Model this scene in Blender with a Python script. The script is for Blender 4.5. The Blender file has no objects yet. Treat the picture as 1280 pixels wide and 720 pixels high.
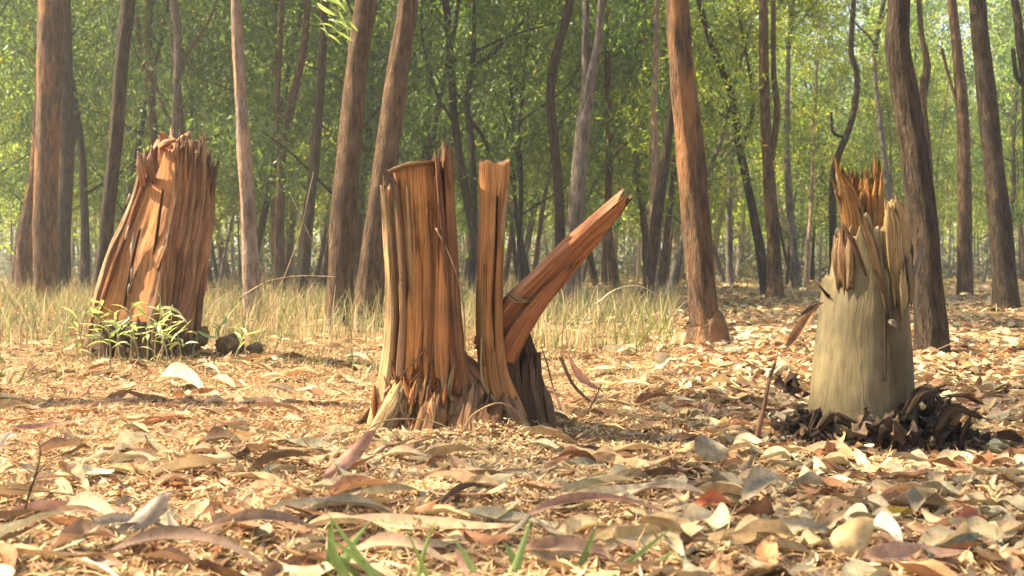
import bpy, math, random
import numpy as np
from mathutils import Vector, Matrix, noise as mnoise

sc = bpy.context.scene
COL = sc.collection
random.seed(7)
RNG = np.random.default_rng(7)
R = math.radians

# ------------------------------------------------------------------ camera, sky, sun, exposure
CAMZ, FPX, HOR = 0.40, 1500.0, 335.0          # eye height (m), focal length and horizon row in 1280x720 pixels
cam_d = bpy.data.cameras.new('camera'); cam = bpy.data.objects.new('camera', cam_d); COL.objects.link(cam)
cam.location = (0, 0, CAMZ); cam.rotation_euler = (R(90), 0, 0)
cam_d.sensor_width = 36; cam_d.lens = 36 * FPX / 1280; cam_d.shift_y = (HOR - 360) / 1280
cam_d.clip_start = 0.02; cam_d.clip_end = 2000
cam_d.dof.use_dof = True; cam_d.dof.focus_distance = 3.6; cam_d.dof.aperture_fstop = 9.0
sc.camera = cam

SUN_EL, SUN_AZ = 48.0, -80.0                  # azimuth measured from +Y (view direction) towards +X
world = bpy.data.worlds.new('World'); sc.world = world; world.use_nodes = True
wn = world.node_tree.nodes; wl = world.node_tree.links
sky = wn.new('ShaderNodeTexSky'); sky.sky_type = 'NISHITA'; sky.sun_disc = False
sky.sun_elevation = R(SUN_EL); sky.sun_rotation = R(SUN_AZ); sky.air_density = 1.0; sky.dust_density = 3.0
bgn = wn['Background']; bgn.inputs[1].default_value = 0.085
wl.new(sky.outputs[0], bgn.inputs[0])
sd = bpy.data.lights.new('sun', 'SUN'); sd.energy = 5.0; sd.angle = R(0.55); sd.color = (1.0, 0.85, 0.63)
sun = bpy.data.objects.new('sun', sd); COL.objects.link(sun)
sv = Vector((math.sin(R(SUN_AZ)) * math.cos(R(SUN_EL)), math.cos(R(SUN_AZ)) * math.cos(R(SUN_EL)), math.sin(R(SUN_EL))))
sun.rotation_euler = sv.to_track_quat('Z', 'Y').to_euler()
vs = sc.view_settings; vs.view_transform = 'Standard'; vs.look = 'None'; vs.gamma = 1; vs.exposure = 2.2
vs.use_curve_mapping = False
cy = sc.cycles
cy.max_bounces = 6; cy.diffuse_bounces = 3; cy.glossy_bounces = 2; cy.transmission_bounces = 5; cy.volume_bounces = 0
cy.transparent_max_bounces = 4; cy.caustics_reflective = False; cy.caustics_refractive = False
cy.use_denoising = True; cy.sample_clamp_indirect = 6.0

# ------------------------------------------------------------------ helpers
def gz(x, y):
    """height of the forest floor"""
    return (0.016 * np.sin(1.3 * x + 0.7 * y + 0.4) + 0.012 * np.sin(2.9 * x - 1.7 * y + 1.1)
            + 0.007 * np.sin(6.1 * x + 4.3 * y) + 0.005 * np.sin(-7.7 * x + 9.1 * y + 2.0))
def W(px, py, D, dy=0.0):
    """a picture position seen at distance D -> a point of the place"""
    return np.array([(px - 640) / FPX * D, D + dy, CAMZ - (py - HOR) / FPX * D])
def Dg(py): return CAMZ * FPX / (py - HOR)

def tag(o, label=None, cat=None, group=None, kind=None):
    if label: o['label'] = label
    if cat: o['category'] = cat
    if group: o['group'] = group
    if kind: o['kind'] = kind
    return o
def empty(name, loc=(0, 0, 0)):
    o = bpy.data.objects.new(name, None); o.location = loc; o.empty_display_size = 0.05; COL.objects.link(o); return o
def mk_mesh(name, V, F, mat, col=None, uv=None, smooth=True):
    """V (n,3); F (m,k) all faces with k corners, or a list of such arrays"""
    me = bpy.data.meshes.new(name)
    V = np.asarray(V, dtype=np.float32).reshape(-1, 3)
    Fs = F if isinstance(F, list) else [F]
    Fs = [np.asarray(f, dtype=np.int32) for f in Fs if len(f)]
    loops = np.concatenate([f.ravel() for f in Fs])
    cnt = np.concatenate([np.full(len(f), f.shape[1], dtype=np.int32) for f in Fs])
    st = np.concatenate([[0], np.cumsum(cnt)[:-1]]).astype(np.int32)
    me.vertices.add(len(V)); me.vertices.foreach_set('co', V.ravel())
    me.loops.add(len(loops)); me.loops.foreach_set('vertex_index', loops)
    me.polygons.add(len(cnt)); me.polygons.foreach_set('loop_start', st)
    me.polygons.foreach_set('loop_total', cnt)
    me.update(calc_edges=True)
    me.polygons.foreach_set('use_smooth', np.full(len(cnt), smooth, dtype=bool))
    if col is not None:
        c = np.asarray(col, dtype=np.float32)
        if c.ndim == 1: c = np.tile(c, (len(V), 1))
        if c.shape[1] == 3: c = np.concatenate([c, np.ones((len(V), 1), np.float32)], 1)
        at = me.color_attributes.new('col', 'FLOAT_COLOR', 'POINT'); at.data.foreach_set('color', c.ravel().astype(np.float32))
    if uv is not None:
        ul = me.uv_layers.new(name='fibre'); ul.data.foreach_set('uv', np.asarray(uv, np.float32)[loops].ravel())
    if mat: me.materials.append(mat)
    me.validate(verbose=False)
    return me
def ob(name, me, parent=None, loc=None):
    o = bpy.data.objects.new(name, me); COL.objects.link(o)
    if parent is not None:
        o.parent = parent
    if loc is not None: o.location = loc
    return o
def part(name, me, root):
    """mesh built in world coordinates, hung under a root that stands at root.location"""
    lo = np.array(root.location, dtype=np.float32)
    n = len(me.vertices); a = np.empty(n * 3, np.float32); me.vertices.foreach_get('co', a)
    me.vertices.foreach_set('co', (a.reshape(-1, 3) - lo).ravel()); me.update()
    return ob(name, me, root)
def spline(P, n):
    """Catmull-Rom through rows of P, n samples"""
    P = np.asarray(P, float)
    if len(P) == 2:
        t = np.linspace(0, 1, n)[:, None]; return P[0] * (1 - t) + P[1] * t
    Q = np.vstack([2 * P[0] - P[1], P, 2 * P[-1] - P[-2]])
    u = np.linspace(0, len(P) - 1 - 1e-6, n); i = u.astype(int); t = (u - i)[:, None]
    a, b, c, d = Q[i], Q[i + 1], Q[i + 2], Q[i + 3]
    return 0.5 * (2 * b + (c - a) * t + (2 * a - 5 * b + 4 * c - d) * t ** 2 + (3 * b - a - 3 * c + d) * t ** 3)
def nz(x, y=0.0, z=0.0): return mnoise.noise((float(x), float(y), float(z)))
def nzv(A): return np.array([mnoise.noise((float(a[0]), float(a[1]), float(a[2]))) for a in A])

def ring_faces(m, n, closed=True, off=0):
    i = np.arange(m - 1)[:, None]; j = np.arange(n if closed else n - 1)[None, :]
    j2 = (j + 1) % n
    return np.stack([i * n + j, i * n + j2, (i + 1) * n + j2, (i + 1) * n + j], -1).reshape(-1, 4) + off
def loft(name, rings, mat, col=None, cap=(True, True), capcol=None):
    """closed rings (m,n,3) -> tube mesh with fibre UVs in metres; caps are fans"""
    rings = np.asarray(rings, float); m, n, _ = rings.shape
    V = rings.reshape(-1, 3); F = [ring_faces(m, n)]
    seg = np.linalg.norm(np.roll(rings, -1, 1) - rings, axis=2)
    u = np.concatenate([np.zeros((m, 1)), np.cumsum(seg, 1)[:, :-1]], 1)
    per = seg.sum(1, keepdims=True); u = u / np.maximum(per, 1e-6) * per.mean()
    v = np.concatenate([[0], np.cumsum(np.linalg.norm(np.diff(rings.mean(1), axis=0), axis=1))])
    uv = np.stack([u, np.repeat(v[:, None], n, 1)], -1).reshape(-1, 2)
    C = None
    if col is not None:
        C = np.asarray(col, float)
        if C.ndim == 1: C = np.tile(C, (m * n, 1))
        C = C.reshape(-1, 3)
    tri = []
    for e, on in ((0, cap[0]), (m - 1, cap[1])):
        if not on: continue
        base = len(V); r = rings[e]
        k = 3                                            # inner rings so that the end grain has some shape
        cen = r.mean(0)
        for q in range(1, k):
            f = 1 - q / k
            V = np.vstack([V, cen + (r - cen) * f]); uv = np.vstack([uv, uv[e * n:(e + 1) * n] * [f, 1] + [0, 0.01 * q]])
        V = np.vstack([V, cen[None]]); uv = np.vstack([uv, [[0, v[e]]]])
        if C is not None:
            cc = np.asarray(capcol if capcol is not None else C[e * n:(e + 1) * n].mean(0))
            C = np.vstack([C, np.tile(cc, (n * (k - 1) + 1, 1))])
        prev = np.arange(n) + e * n
        for q in range(1, k):
            cur = base + (q - 1) * n + np.arange(n)
            q4 = np.stack([prev, np.roll(prev, -1), np.roll(cur, -1), cur], -1)
            F.append(q4 if e else q4[:, ::-1]); prev = cur
        t3 = np.stack([prev, np.roll(prev, -1), np.full(n, len(V) - 1)], -1)
        tri.append(t3 if e else t3[:, ::-1])
    return mk_mesh(name, V, [np.vstack(F)] + ([np.vstack(tri)] if tri else []), mat, C, uv)
def tube(name, P, rad, mat, n=12, m=None, rough=0.0, freq=6.0, col=None, seed=0.0, cap=(False, True)):
    P = np.asarray(P, float); m = m or max(8, len(P) * 5)
    X = spline(np.column_stack([P, np.asarray(rad, float)]), m); C, r = X[:, :3], X[:, 3]
    T = np.gradient(C, axis=0); T /= np.linalg.norm(T, axis=1, keepdims=True)
    ref = np.array([0.3, 1, 0.1]) if abs(T[0][1]) < 0.8 else np.array([1, 0, 0.2])
    A = np.cross(T, ref); A /= np.linalg.norm(A, axis=1, keepdims=True); B = np.cross(T, A)
    th = np.linspace(0, 2 * math.pi, n, endpoint=False)
    rr = np.repeat(np.maximum(r, 1e-4)[:, None], n, 1)
    if rough:
        L = np.concatenate([[0], np.cumsum(np.linalg.norm(np.diff(C, axis=0), axis=1))])
        for i in range(m):
            for j in range(n):
                c_, s_ = math.cos(th[j]), math.sin(th[j])
                rr[i, j] *= 1 + rough * (nz(c_ * 1.1 + seed, s_ * 1.1, L[i] * freq * 0.25 + seed) + 0.6 * nz(c_ * 4 + seed, s_ * 4, L[i] * freq * 0.6))
    rings = C[:, None] + (np.cos(th)[None, :, None] * A[:, None] + np.sin(th)[None, :, None] * B[:, None]) * rr[..., None]
    return loft(name, rings, mat, col, cap)
def plank(name, P, wid, thick, mat, face=(0, -1, 0), col=(0.4, 0.2, 0.1), n=28, m=36, rough=0.12, jag=(0, 0.03), seed=0.0, capcol=None, colvar=0.25, sq=0.45, step=0.0):
    """split timber: a bar of width wid and depth thick along P, its broad side turned to `face`, with fibrous flanks and splintered ends"""
    P = np.asarray(P, float); wid = np.broadcast_to(np.asarray(wid, float), len(P)); th_ = np.broadcast_to(np.asarray(thick, float), len(P))
    X = spline(np.column_stack([P, wid, th_]), m); C, w, t = X[:, :3], X[:, 3], X[:, 4]
    T = np.gradient(C, axis=0); T /= np.linalg.norm(T, axis=1, keepdims=True)
    N = np.asarray(face, float)[None] - T * (T @ np.asarray(face, float))[:, None]; N /= np.linalg.norm(N, axis=1, keepdims=True)
    A = np.cross(T, N)
    a = np.linspace(0, 2 * math.pi, n, endpoint=False)
    ca, sa = np.cos(a), np.sin(a)
    ex = np.sign(ca) * np.abs(ca) ** sq; ey = np.sign(sa) * np.abs(sa) ** sq
    L = np.concatenate([[0], np.cumsum(np.linalg.norm(np.diff(C, axis=0), axis=1))])
    rings = np.empty((m, n, 3)); cols = np.empty((m, n, 3)); base = np.asarray(col, float)
    for j in range(n):
        e0 = nz(j * 0.9 + seed, 3.3, seed) ; e1 = nz(j * 0.9 + seed, 9.1, seed + 4)
        for i in range(m):
            f = i / (m - 1)
            k = 1 + rough * (1.0 * nz(ex[j] * 2.3 + seed, ey[j] * 2.3, L[i] * 5 + seed) + 0.7 * nz(ex[j] * 9 + seed, ey[j] * 6, L[i] * 8))
            kt = 1 + rough * 1.6 * nz(ex[j] * 6 + seed, ey[j] * 4 + 2, L[i] * 6 + seed)
            sh = jag[1] * (e1 * 1.6) * max(0, (f - 0.7) / 0.3) ** 1.5 - jag[0] * (e0 * 1.6) * max(0, (0.3 - f) / 0.3) ** 1.5
            rings[i, j] = C[i] + A[i] * (w[i] / 2 * ex[j] * k) + N[i] * (t[i] / 2 * ey[j] * kt) + T[i] * sh
            cols[i, j] = base * (1 + colvar * (nz(j * 0.55 + seed, L[i] * 3, seed) + 0.6 * nz(j * 1.7 + seed, L[i] * 9, seed + 7)))
    return loft(name, rings, mat, np.clip(cols, 0, 1), (True, True), capcol)

# ------------------------------------------------------------------ materials
def new_mat(name):
    m = bpy.data.materials.new(name); m.use_nodes = True
    nt = m.node_tree; nt.nodes.clear()
    out = nt.nodes.new('ShaderNodeOutputMaterial')
    return m, nt, out
def N_(nt, t, **kw):
    n = nt.nodes.new(t)
    for k, v in kw.items(): setattr(n, k, v)
    return n
def ramp(nt, stops):
    r = N_(nt, 'ShaderNodeValToRGB'); e = r.color_ramp.elements
    while len(e) > 1: e.remove(e[-1])
    e[0].position, e[0].color = stops[0][0], (*stops[0][1], 1)
    for p, c in stops[1:]:
        q = e.new(p); q.color = (*c, 1)
    return r
def mixc(nt, fac, a, b, mode='MIX'):
    m = N_(nt, 'ShaderNodeMix', data_type='RGBA', blend_type=mode); m.clamp_result = False
    for s, v in ((0, fac), (6, a), (7, b)):
        if hasattr(v, 'is_linked'): nt.links.new(v, m.inputs[s])
        elif isinstance(v, (int, float)): m.inputs[s].default_value = v
        else: m.inputs[s].default_value = (*v, 1)
    return m.outputs[2]
def noise_tex(nt, vec, scale, detail=4, rough=0.6):
    n = N_(nt, 'ShaderNodeTexNoise'); n.inputs['Scale'].default_value = scale; n.inputs['Detail'].default_value = detail; n.inputs['Roughness'].default_value = rough
    if vec is not None: nt.links.new(vec, n.inputs['Vector'])
    return n.outputs['Fac']
def mapping(nt, vec, scale):
    mp = N_(nt, 'ShaderNodeMapping'); mp.inputs['Scale'].default_value = scale; nt.links.new(vec, mp.inputs['Vector']); return mp.outputs[0]
def bump(nt, h, strength, dist):
    b = N_(nt, 'ShaderNodeBump'); b.inputs['Strength'].default_value = strength; b.inputs['Distance'].default_value = dist; nt.links.new(h, b.inputs['Height']); return b.outputs[0]
def wood_mat(name, rough=0.6, across=140.0, along=5.0, contrast=0.45, bumpd=0.004, spec=0.3, blotch=0.3, sss=0.0, crack=0.6):
    """split wood: colour from the piece's own 'col', streaked along the fibre"""
    m, nt, out = new_mat(name)
    uv = N_(nt, 'ShaderNodeUVMap', uv_map='fibre').outputs[0]
    at = N_(nt, 'ShaderNodeAttribute', attribute_name='col').outputs[0]
    f1 = noise_tex(nt, mapping(nt, uv, (across, along, 1)), 1.0, 5, 0.65)
    f2 = noise_tex(nt, mapping(nt, uv, (across * 3.2, along * 2, 1)), 1.0, 3, 0.6)
    tc = N_(nt, 'ShaderNodeTexCoord').outputs['Object']
    bl = noise_tex(nt, tc, 9.0, 4, 0.6)
    lo, hi = 1 - contrast, 1 + contrast
    r1 = ramp(nt, [(0.28, (lo, lo * 0.93, lo * 0.88)), (0.52, (1, 1, 1)), (0.75, (hi, hi, hi * 0.97))]); nt.links.new(f1, r1.inputs[0])
    c = mixc(nt, 1.0, at, r1.outputs[0], 'MULTIPLY')
    r2 = ramp(nt, [(0.3, (0.7, 0.66, 0.62)), (0.55, (1, 1, 1))]); nt.links.new(f2, r2.inputs[0])
    c = mixc(nt, 0.7, c, r2.outputs[0], 'MULTIPLY')
    r3 = ramp(nt, [(0.35, (1 - blotch,) * 3), (0.6, (1, 1, 1))]); nt.links.new(bl, r3.inputs[0])
    c = mixc(nt, 1.0, c, r3.outputs[0], 'MULTIPLY')
    crk = noise_tex(nt, mapping(nt, uv, (across * 0.35, along * 0.45, 1)), 1.0, 4, 0.55)      # drying cracks along the fibre
    rc = ramp(nt, [(0.482, (1, 1, 1)), (0.496, (1 - crack,) * 3), (0.504, (1 - crack,) * 3), (0.518, (1, 1, 1))]); nt.links.new(crk, rc.inputs[0])
    c = mixc(nt, 1.0, c, rc.outputs[0], 'MULTIPLY')
    p = N_(nt, 'ShaderNodeBsdfPrincipled'); p.inputs['Roughness'].default_value = rough
    p.inputs['Specular IOR Level'].default_value = spec
    nt.links.new(c, p.inputs['Base Color'])
    add0 = N_(nt, 'ShaderNodeMath', operation='ADD'); nt.links.new(f1, add0.inputs[0]); nt.links.new(f2, add0.inputs[1])
    add = N_(nt, 'ShaderNodeMath', operation='ADD'); nt.links.new(add0.outputs[0], add.inputs[0]); nt.links.new(rc.outputs[0], add.inputs[1])
    nt.links.new(bump(nt, add.outputs[0], 0.9, bumpd), p.inputs['Normal'])
    if sss:
        tr = N_(nt, 'ShaderNodeBsdfTranslucent'); nt.links.new(c, tr.inputs[0])
        mx = N_(nt, 'ShaderNodeMixShader'); mx.inputs[0].default_value = sss
        nt.links.new(p.outputs[0], mx.inputs[1]); nt.links.new(tr.outputs[0], mx.inputs[2]); nt.links.new(mx.outputs[0], out.inputs[0])
    else:
        nt.links.new(p.outputs[0], out.inputs[0])
    return m
def leaf_mat(name, trans=0.3, rough=0.5, var=0.25, spec=0.3, tcol=(1.0, 1.0, 1.0)):
    """leaf surface coloured by the leaf's own 'col', with veins/blotches and light through the blade"""
    m, nt, out = new_mat(name)
    at = N_(nt, 'ShaderNodeAttribute', attribute_name='col').outputs[0]
    c = at
    if var:
        tc = N_(nt, 'ShaderNodeNewGeometry').outputs['Position']
        f = noise_tex(nt, tc, 55.0, 4, 0.65)
        r = ramp(nt, [(0.3, (1 - var,) * 3), (0.5, (1, 1, 1)), (0.72, (1 + var,) * 3)]); nt.links.new(f, r.inputs[0])
        c = mixc(nt, 1.0, at, r.outputs[0], 'MULTIPLY')
        f_ = noise_tex(nt, tc, 190.0, 3, 0.6); r_ = ramp(nt, [(0.60, (1, 1, 1)), (0.70, (0.45, 0.38, 0.32))]); nt.links.new(f_, r_.inputs[0])
        c = mixc(nt, 0.8, c, r_.outputs[0], 'MULTIPLY')
    p = N_(nt, 'ShaderNodeBsdfPrincipled'); p.inputs['Roughness'].default_value = rough; p.inputs['Specular IOR Level'].default_value = spec
    nt.links.new(c, p.inputs['Base Color'])
    if trans:
        tr = N_(nt, 'ShaderNodeBsdfTranslucent'); nt.links.new(mixc(nt, 1.0, c, tcol, 'MULTIPLY'), tr.inputs[0])
        mx = N_(nt, 'ShaderNodeMixShader'); mx.inputs[0].default_value = trans
        nt.links.new(p.outputs[0], mx.inputs[1]); nt.links.new(tr.outputs[0], mx.inputs[2]); nt.links.new(mx.outputs[0], out.inputs[0])
    else: nt.links.new(p.outputs[0], out.inputs[0])
    return m
def bark_mat(name, dark, mid, light, patch_col=None, scale=1.0):
    m, nt, out = new_mat(name)
    uv = N_(nt, 'ShaderNodeUVMap', uv_map='fibre').outputs[0]
    oi = N_(nt, 'ShaderNodeTexCoord').outputs['Object']
    f1 = noise_tex(nt, mapping(nt, uv, (38 * scale, 7 * scale, 1)), 1.0, 6, 0.68)
    f2 = noise_tex(nt, mapping(nt, uv, (110 * scale, 18 * scale, 1)), 1.0, 4, 0.6)
    big = noise_tex(nt, mapping(nt, oi, (5, 5, 1.6)), 1.0, 4, 0.6)
    r1 = ramp(nt, [(0.36, dark), (0.47, mid), (0.66, light)]); nt.links.new(f1, r1.inputs[0])
    c = r1.outputs[0]
    if patch_col is not None:
        rp = ramp(nt, [(0.50, (0, 0, 0)), (0.58, (1, 1, 1))]); nt.links.new(big, rp.inputs[0])
        c = mixc(nt, rp.outputs[0], c, mixc(nt, 0.65, patch_col, c))
    rb = ramp(nt, [(0.32, (0.52, 0.50, 0.50)), (0.5, (0.95, 0.95, 0.95)), (0.68, (1.3, 1.28, 1.22))]); nt.links.new(big, rb.inputs[0])
    c = mixc(nt, 1.0, c, rb.outputs[0], 'MULTIPLY')
    p = N_(nt, 'ShaderNodeBsdfPrincipled'); p.inputs['Roughness'].default_value = 0.85; p.inputs['Specular IOR Level'].default_value = 0.15
    nt.links.new(c, p.inputs['Base Color'])
    add = N_(nt, 'ShaderNodeMath', operation='ADD'); nt.links.new(f1, add.inputs[0]); nt.links.new(f2, add.inputs[1])
    nt.links.new(bump(nt, add.outputs[0], 1.0, 0.045), p.inputs['Normal'])
    nt.links.new(p.outputs[0], out.inputs[0])
    return m

M = {}
M['heart'] = wood_mat('heartwood', 0.6, 130, 3.0, 0.42, 0.004, 0.3, 0.3, crack=0.38)
M['fray'] = wood_mat('torn_fibre', 0.7, 220, 6, 0.5, 0.004, 0.2, 0.3, sss=0.25)
M['bark_strip'] = wood_mat('fibrous_bark', 0.85, 160, 5, 0.5, 0.008, 0.1, 0.3, crack=0.45)
M['smooth_bark'] = wood_mat('smooth_bark', 0.75, 34, 6, 0.2, 0.002, 0.2, 0.3, crack=0.2)
M['dead_leaf'] = leaf_mat('dead_leaf', 0.18, 0.75, 0.32, 0.12)
M['withered'] = leaf_mat('withered_leaf', 0.05, 0.95, 0.5, 0.04)
M['green_leaf'] = leaf_mat('green_leaf', 0.5, 0.45, 0.0, 0.35, (2.3, 2.1, 1.0))
M['seedling'] = leaf_mat('seedling_leaf', 0.35, 0.45, 0.15, 0.3, (1.4, 1.4, 0.8))
M['grass'] = leaf_mat('grass_blade', 0.3, 0.6, 0.0, 0.15, (1.2, 1.15, 0.9))
M['bark_a'] = bark_mat('red_brown_bark', (0.045, 0.026, 0.013), (0.125, 0.073, 0.037), (0.225, 0.14, 0.075))
M['bark_b'] = bark_mat('dark_bark', (0.022, 0.015, 0.009), (0.06, 0.041, 0.025), (0.118, 0.085, 0.053))
M['bark_c'] = bark_mat('pale_bark', (0.17, 0.105, 0.07), (0.36, 0.25, 0.175), (0.52, 0.41, 0.31), patch_col=(0.48, 0.24, 0.11))
M['bark_d'] = bark_mat('orange_lit_bark', (0.055, 0.034, 0.02), (0.15, 0.088, 0.048), (0.26, 0.16, 0.09), patch_col=(0.46, 0.20, 0.065))  # orange patches push the brown bark towards the tone of its sunlit side
M['bark_e'] = bark_mat('grey_bark', (0.07, 0.058, 0.045), (0.17, 0.14, 0.108), (0.29, 0.25, 0.2))

def ground_mat():
    m, nt, out = new_mat('forest_soil')
    pos = N_(nt, 'ShaderNodeNewGeometry').outputs['Position']
    a = noise_tex(nt, pos, 2.2, 6, 0.65); b = noise_tex(nt, pos, 38.0, 5, 0.7); c_ = noise_tex(nt, mapping(nt, pos, (160, 90, 120)), 1.0, 4, 0.7)
    r = ramp(nt, [(0.3, (0.2, 0.125, 0.07)), (0.5, (0.38, 0.255, 0.13)), (0.7, (0.52, 0.38, 0.2))]); nt.links.new(b, r.inputs[0])
    r2 = ramp(nt, [(0.35, (0.62, 0.56, 0.5)), (0.6, (1.1, 1.05, 1.0))]); nt.links.new(a, r2.inputs[0])
    col = mixc(nt, 1.0, r.outputs[0], r2.outputs[0], 'MULTIPLY')
    r3 = ramp(nt, [(0.35, (0.5, 0.45, 0.4)), (0.6, (1.2, 1.15, 1.05))]); nt.links.new(c_, r3.inputs[0])
    col = mixc(nt, 0.8, col, r3.outputs[0], 'MULTIPLY')
    p = N_(nt, 'ShaderNodeBsdfPrincipled'); p.inputs['Roughness'].default_value = 0.95; p.inputs['Specular IOR Level'].default_value = 0.1
    nt.links.new(col, p.inputs['Base Color'])
    ad = N_(nt, 'ShaderNodeMath', operation='ADD'); nt.links.new(b, ad.inputs[0]); nt.links.new(c_, ad.inputs[1])
    nt.links.new(bump(nt, ad.outputs[0], 1.0, 0.02), p.inputs['Normal']); nt.links.new(p.outputs[0], out.inputs[0])
    return m
M['ground'] = ground_mat()

# ------------------------------------------------------------------ ground
def build_ground():
    ys = np.concatenate([np.linspace(-30, 0.5, 24)[:-1], np.linspace(0.5, 9, 200)[:-1], np.geomspace(9, 450, 60)])
    s = np.linspace(-1, 1, 161); xs = 4.2 * s + 300 * np.sign(s) * np.abs(s) ** 7
    X, Y = np.meshgrid(xs, ys); Z = gz(X, Y) * np.clip(1.6 - np.abs(Y) / 60, 0.2, 1)
    V = np.stack([X, Y, Z], -1).reshape(-1, 3)
    o = ob('ground', mk_mesh('ground', V, ring_faces(len(ys), len(xs), closed=False), M['ground']))
    tag(o, kind='structure')
build_ground()

# ------------------------------------------------------------------ leaf shapes
def leaf_tpl(nl, nw, falc=0.0, bend=0.0, curl=0.0, fold=0.0, wob=0.0, seed=0, sharp=0.85):
    """unit leaf: length 1 along +x, half width 0.5 at most, z up; returns V, F"""
    s = np.linspace(0, 1, nl)
    prof = np.maximum(np.sin(np.pi * s ** sharp), 0) ** 0.8; prof[0] = prof[-1] = 0.03
    t = np.linspace(-1, 1, nw)
    S, T_ = np.meshgrid(s, t, indexing='ij')
    X = S - 0.5; Y = T_ * 0.5 * prof[:, None]
    if nl > 6 and seed % 2:                                   # eaten and torn margins
        rg = np.random.default_rng(seed + 500); Y[:, 0] *= 1 - 0.45 * rg.random(nl) ** 2; Y[:, -1] *= 1 - 0.45 * rg.random(nl) ** 2
    Z = np.zeros_like(X)
    r = np.random.default_rng(seed); ph = r.uniform(0, 6.28, 4)
    Z += curl * (T_ * prof[:, None]) ** 2 + fold * np.abs(T_) * prof[:, None]
    Z += wob * (np.sin(S * 9 + ph[0]) * T_ + 0.6 * np.sin(S * 15 + ph[1]) * T_ ** 2)
    V = np.stack([X, Y, Z], -1).reshape(-1, 3)
    return V, ring_faces(nl, nw, closed=False), (falc, bend)
def leaf_geo(tpl, L, Wd):
    V, F, (falc, bend) = tpl
    s = V[:, 0] + 0.5
    x = V[:, 0] * L; y = V[:, 1] * Wd + falc * L * 4 * (s * (1 - s)); z = V[:, 2] * Wd + bend * L * (4 * (s - 0.5) ** 2 - 0.6)
    return np.stack([x, y, z], -1), F
def rotm(yaw, pitch, roll):
    cy_, sy_ = np.cos(yaw), np.sin(yaw); cp, sp = np.cos(pitch), np.sin(pitch); cr, sr = np.cos(roll), np.sin(roll)
    o = np.ones_like(yaw); z = np.zeros_like(yaw)
    Rz = np.stack([np.stack([cy_, -sy_, z], -1), np.stack([sy_, cy_, z], -1), np.stack([z, z, o], -1)], -2)
    Ry = np.stack([np.stack([cp, z, -sp], -1), np.stack([z, o, z], -1), np.stack([sp, z, cp], -1)], -2)
    Rx = np.stack([np.stack([o, z, z], -1), np.stack([z, cr, -sr], -1), np.stack([z, sr, cr], -1)], -2)
    return Rz @ Ry @ Rx
def scatter(tpls, pos, L, Wd, yaw, pitch, roll, col, rng):
    """many leaves -> V, F, C arrays (leaves of one template are made together)"""
    pick = rng.integers(0, len(tpls), len(pos)); Vs, Fs, Cs, off = [], [], [], 0
    for k, (V, F, (falc, bend)) in enumerate(tpls):
        idx = np.where(pick == k)[0]
        if not len(idx): continue
        s = V[:, 0] + 0.5
        l = L[idx][:, None]; w = Wd[idx][:, None]
        A = np.stack([V[:, 0] * l, V[:, 1] * w + falc * l * 4 * s * (1 - s), V[:, 2] * w + bend * l * (4 * (s - 0.5) ** 2 - 0.6)], -1)
        Rm = rotm(yaw[idx], pitch[idx], roll[idx])
        A = np.einsum('nij,nkj->nki', Rm, A) + pos[idx][:, None]
        Vs.append(A.reshape(-1, 3)); nv = len(V)
        Fs.append((F[None] + (np.arange(len(idx)) * nv)[:, None, None]).reshape(-1, F.shape[1]) + off); off += nv * len(idx)
        Cs.append(np.repeat(col[idx], nv, 0))
    return np.vstack(Vs), np.vstack(Fs), np.vstack(Cs)
DEAD = np.array([(0.40, 0.275, 0.14), (0.33, 0.20, 0.115), (0.29, 0.235, 0.15), (0.56, 0.43, 0.23), (0.25, 0.12, 0.06),
                 (0.14, 0.088, 0.05), (0.44, 0.32, 0.175), (0.64, 0.53, 0.32), (0.30, 0.265, 0.165), (0.43, 0.22, 0.105)])
DEADP = np.array([0.14, 0.17, 0.15, 0.08, 0.08, 0.10, 0.12, 0.05, 0.07, 0.04])

# ------------------------------------------------------------------ trees
GREEN = np.array([(0.09, 0.14, 0.035), (0.115, 0.17, 0.04), (0.075, 0.12, 0.034), (0.145, 0.195, 0.05), (0.105, 0.15, 0.055)])
def crown_geo(cent, per, spread, Lr, Wr, rng, droop=0.6, tpls=None, tint=(1, 1, 1)):
    """leaves gathered round the cluster centres cent (k,3)"""
    n = len(cent) * per
    c = np.repeat(cent, per, 0)
    d = rng.normal(0, 1, (n, 3)); d *= (rng.uniform(0.2, 1, n) ** 0.6 / np.linalg.norm(d, axis=1))[:, None]
    sp = np.repeat(rng.uniform(0.6, 1.3, len(cent)) * spread, per)
    pos = c + d * sp[:, None] * [1, 1, 0.75]
    L = rng.uniform(*Lr, n); Wd = rng.uniform(*Wr, n)
    yaw = rng.uniform(0, 6.283, n); pitch = -droop + rng.normal(0, 0.5, n); roll = rng.normal(0, 0.9, n)
    col = GREEN[rng.integers(0, len(GREEN), n)] * rng.uniform(0.75, 1.3, n)[:, None]
    col *= np.repeat(rng.uniform(0.8, 1.2, (len(cent), 1)), per, 0)
    col = col * np.array(tint)
    yel = rng.random(n) < 0.008; col[yel] = np.array([0.3, 0.26, 0.05])
    return scatter(tpls or CROWN_T, pos, L, Wd, yaw, pitch, roll, col, rng)
CROWN_T = [leaf_tpl(4, 2, falc=0.06, bend=0.10), leaf_tpl(4, 2, falc=-0.08, bend=-0.12)]
CROWN_S = [leaf_tpl(3, 2, falc=0.0, bend=0.12)]

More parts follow.
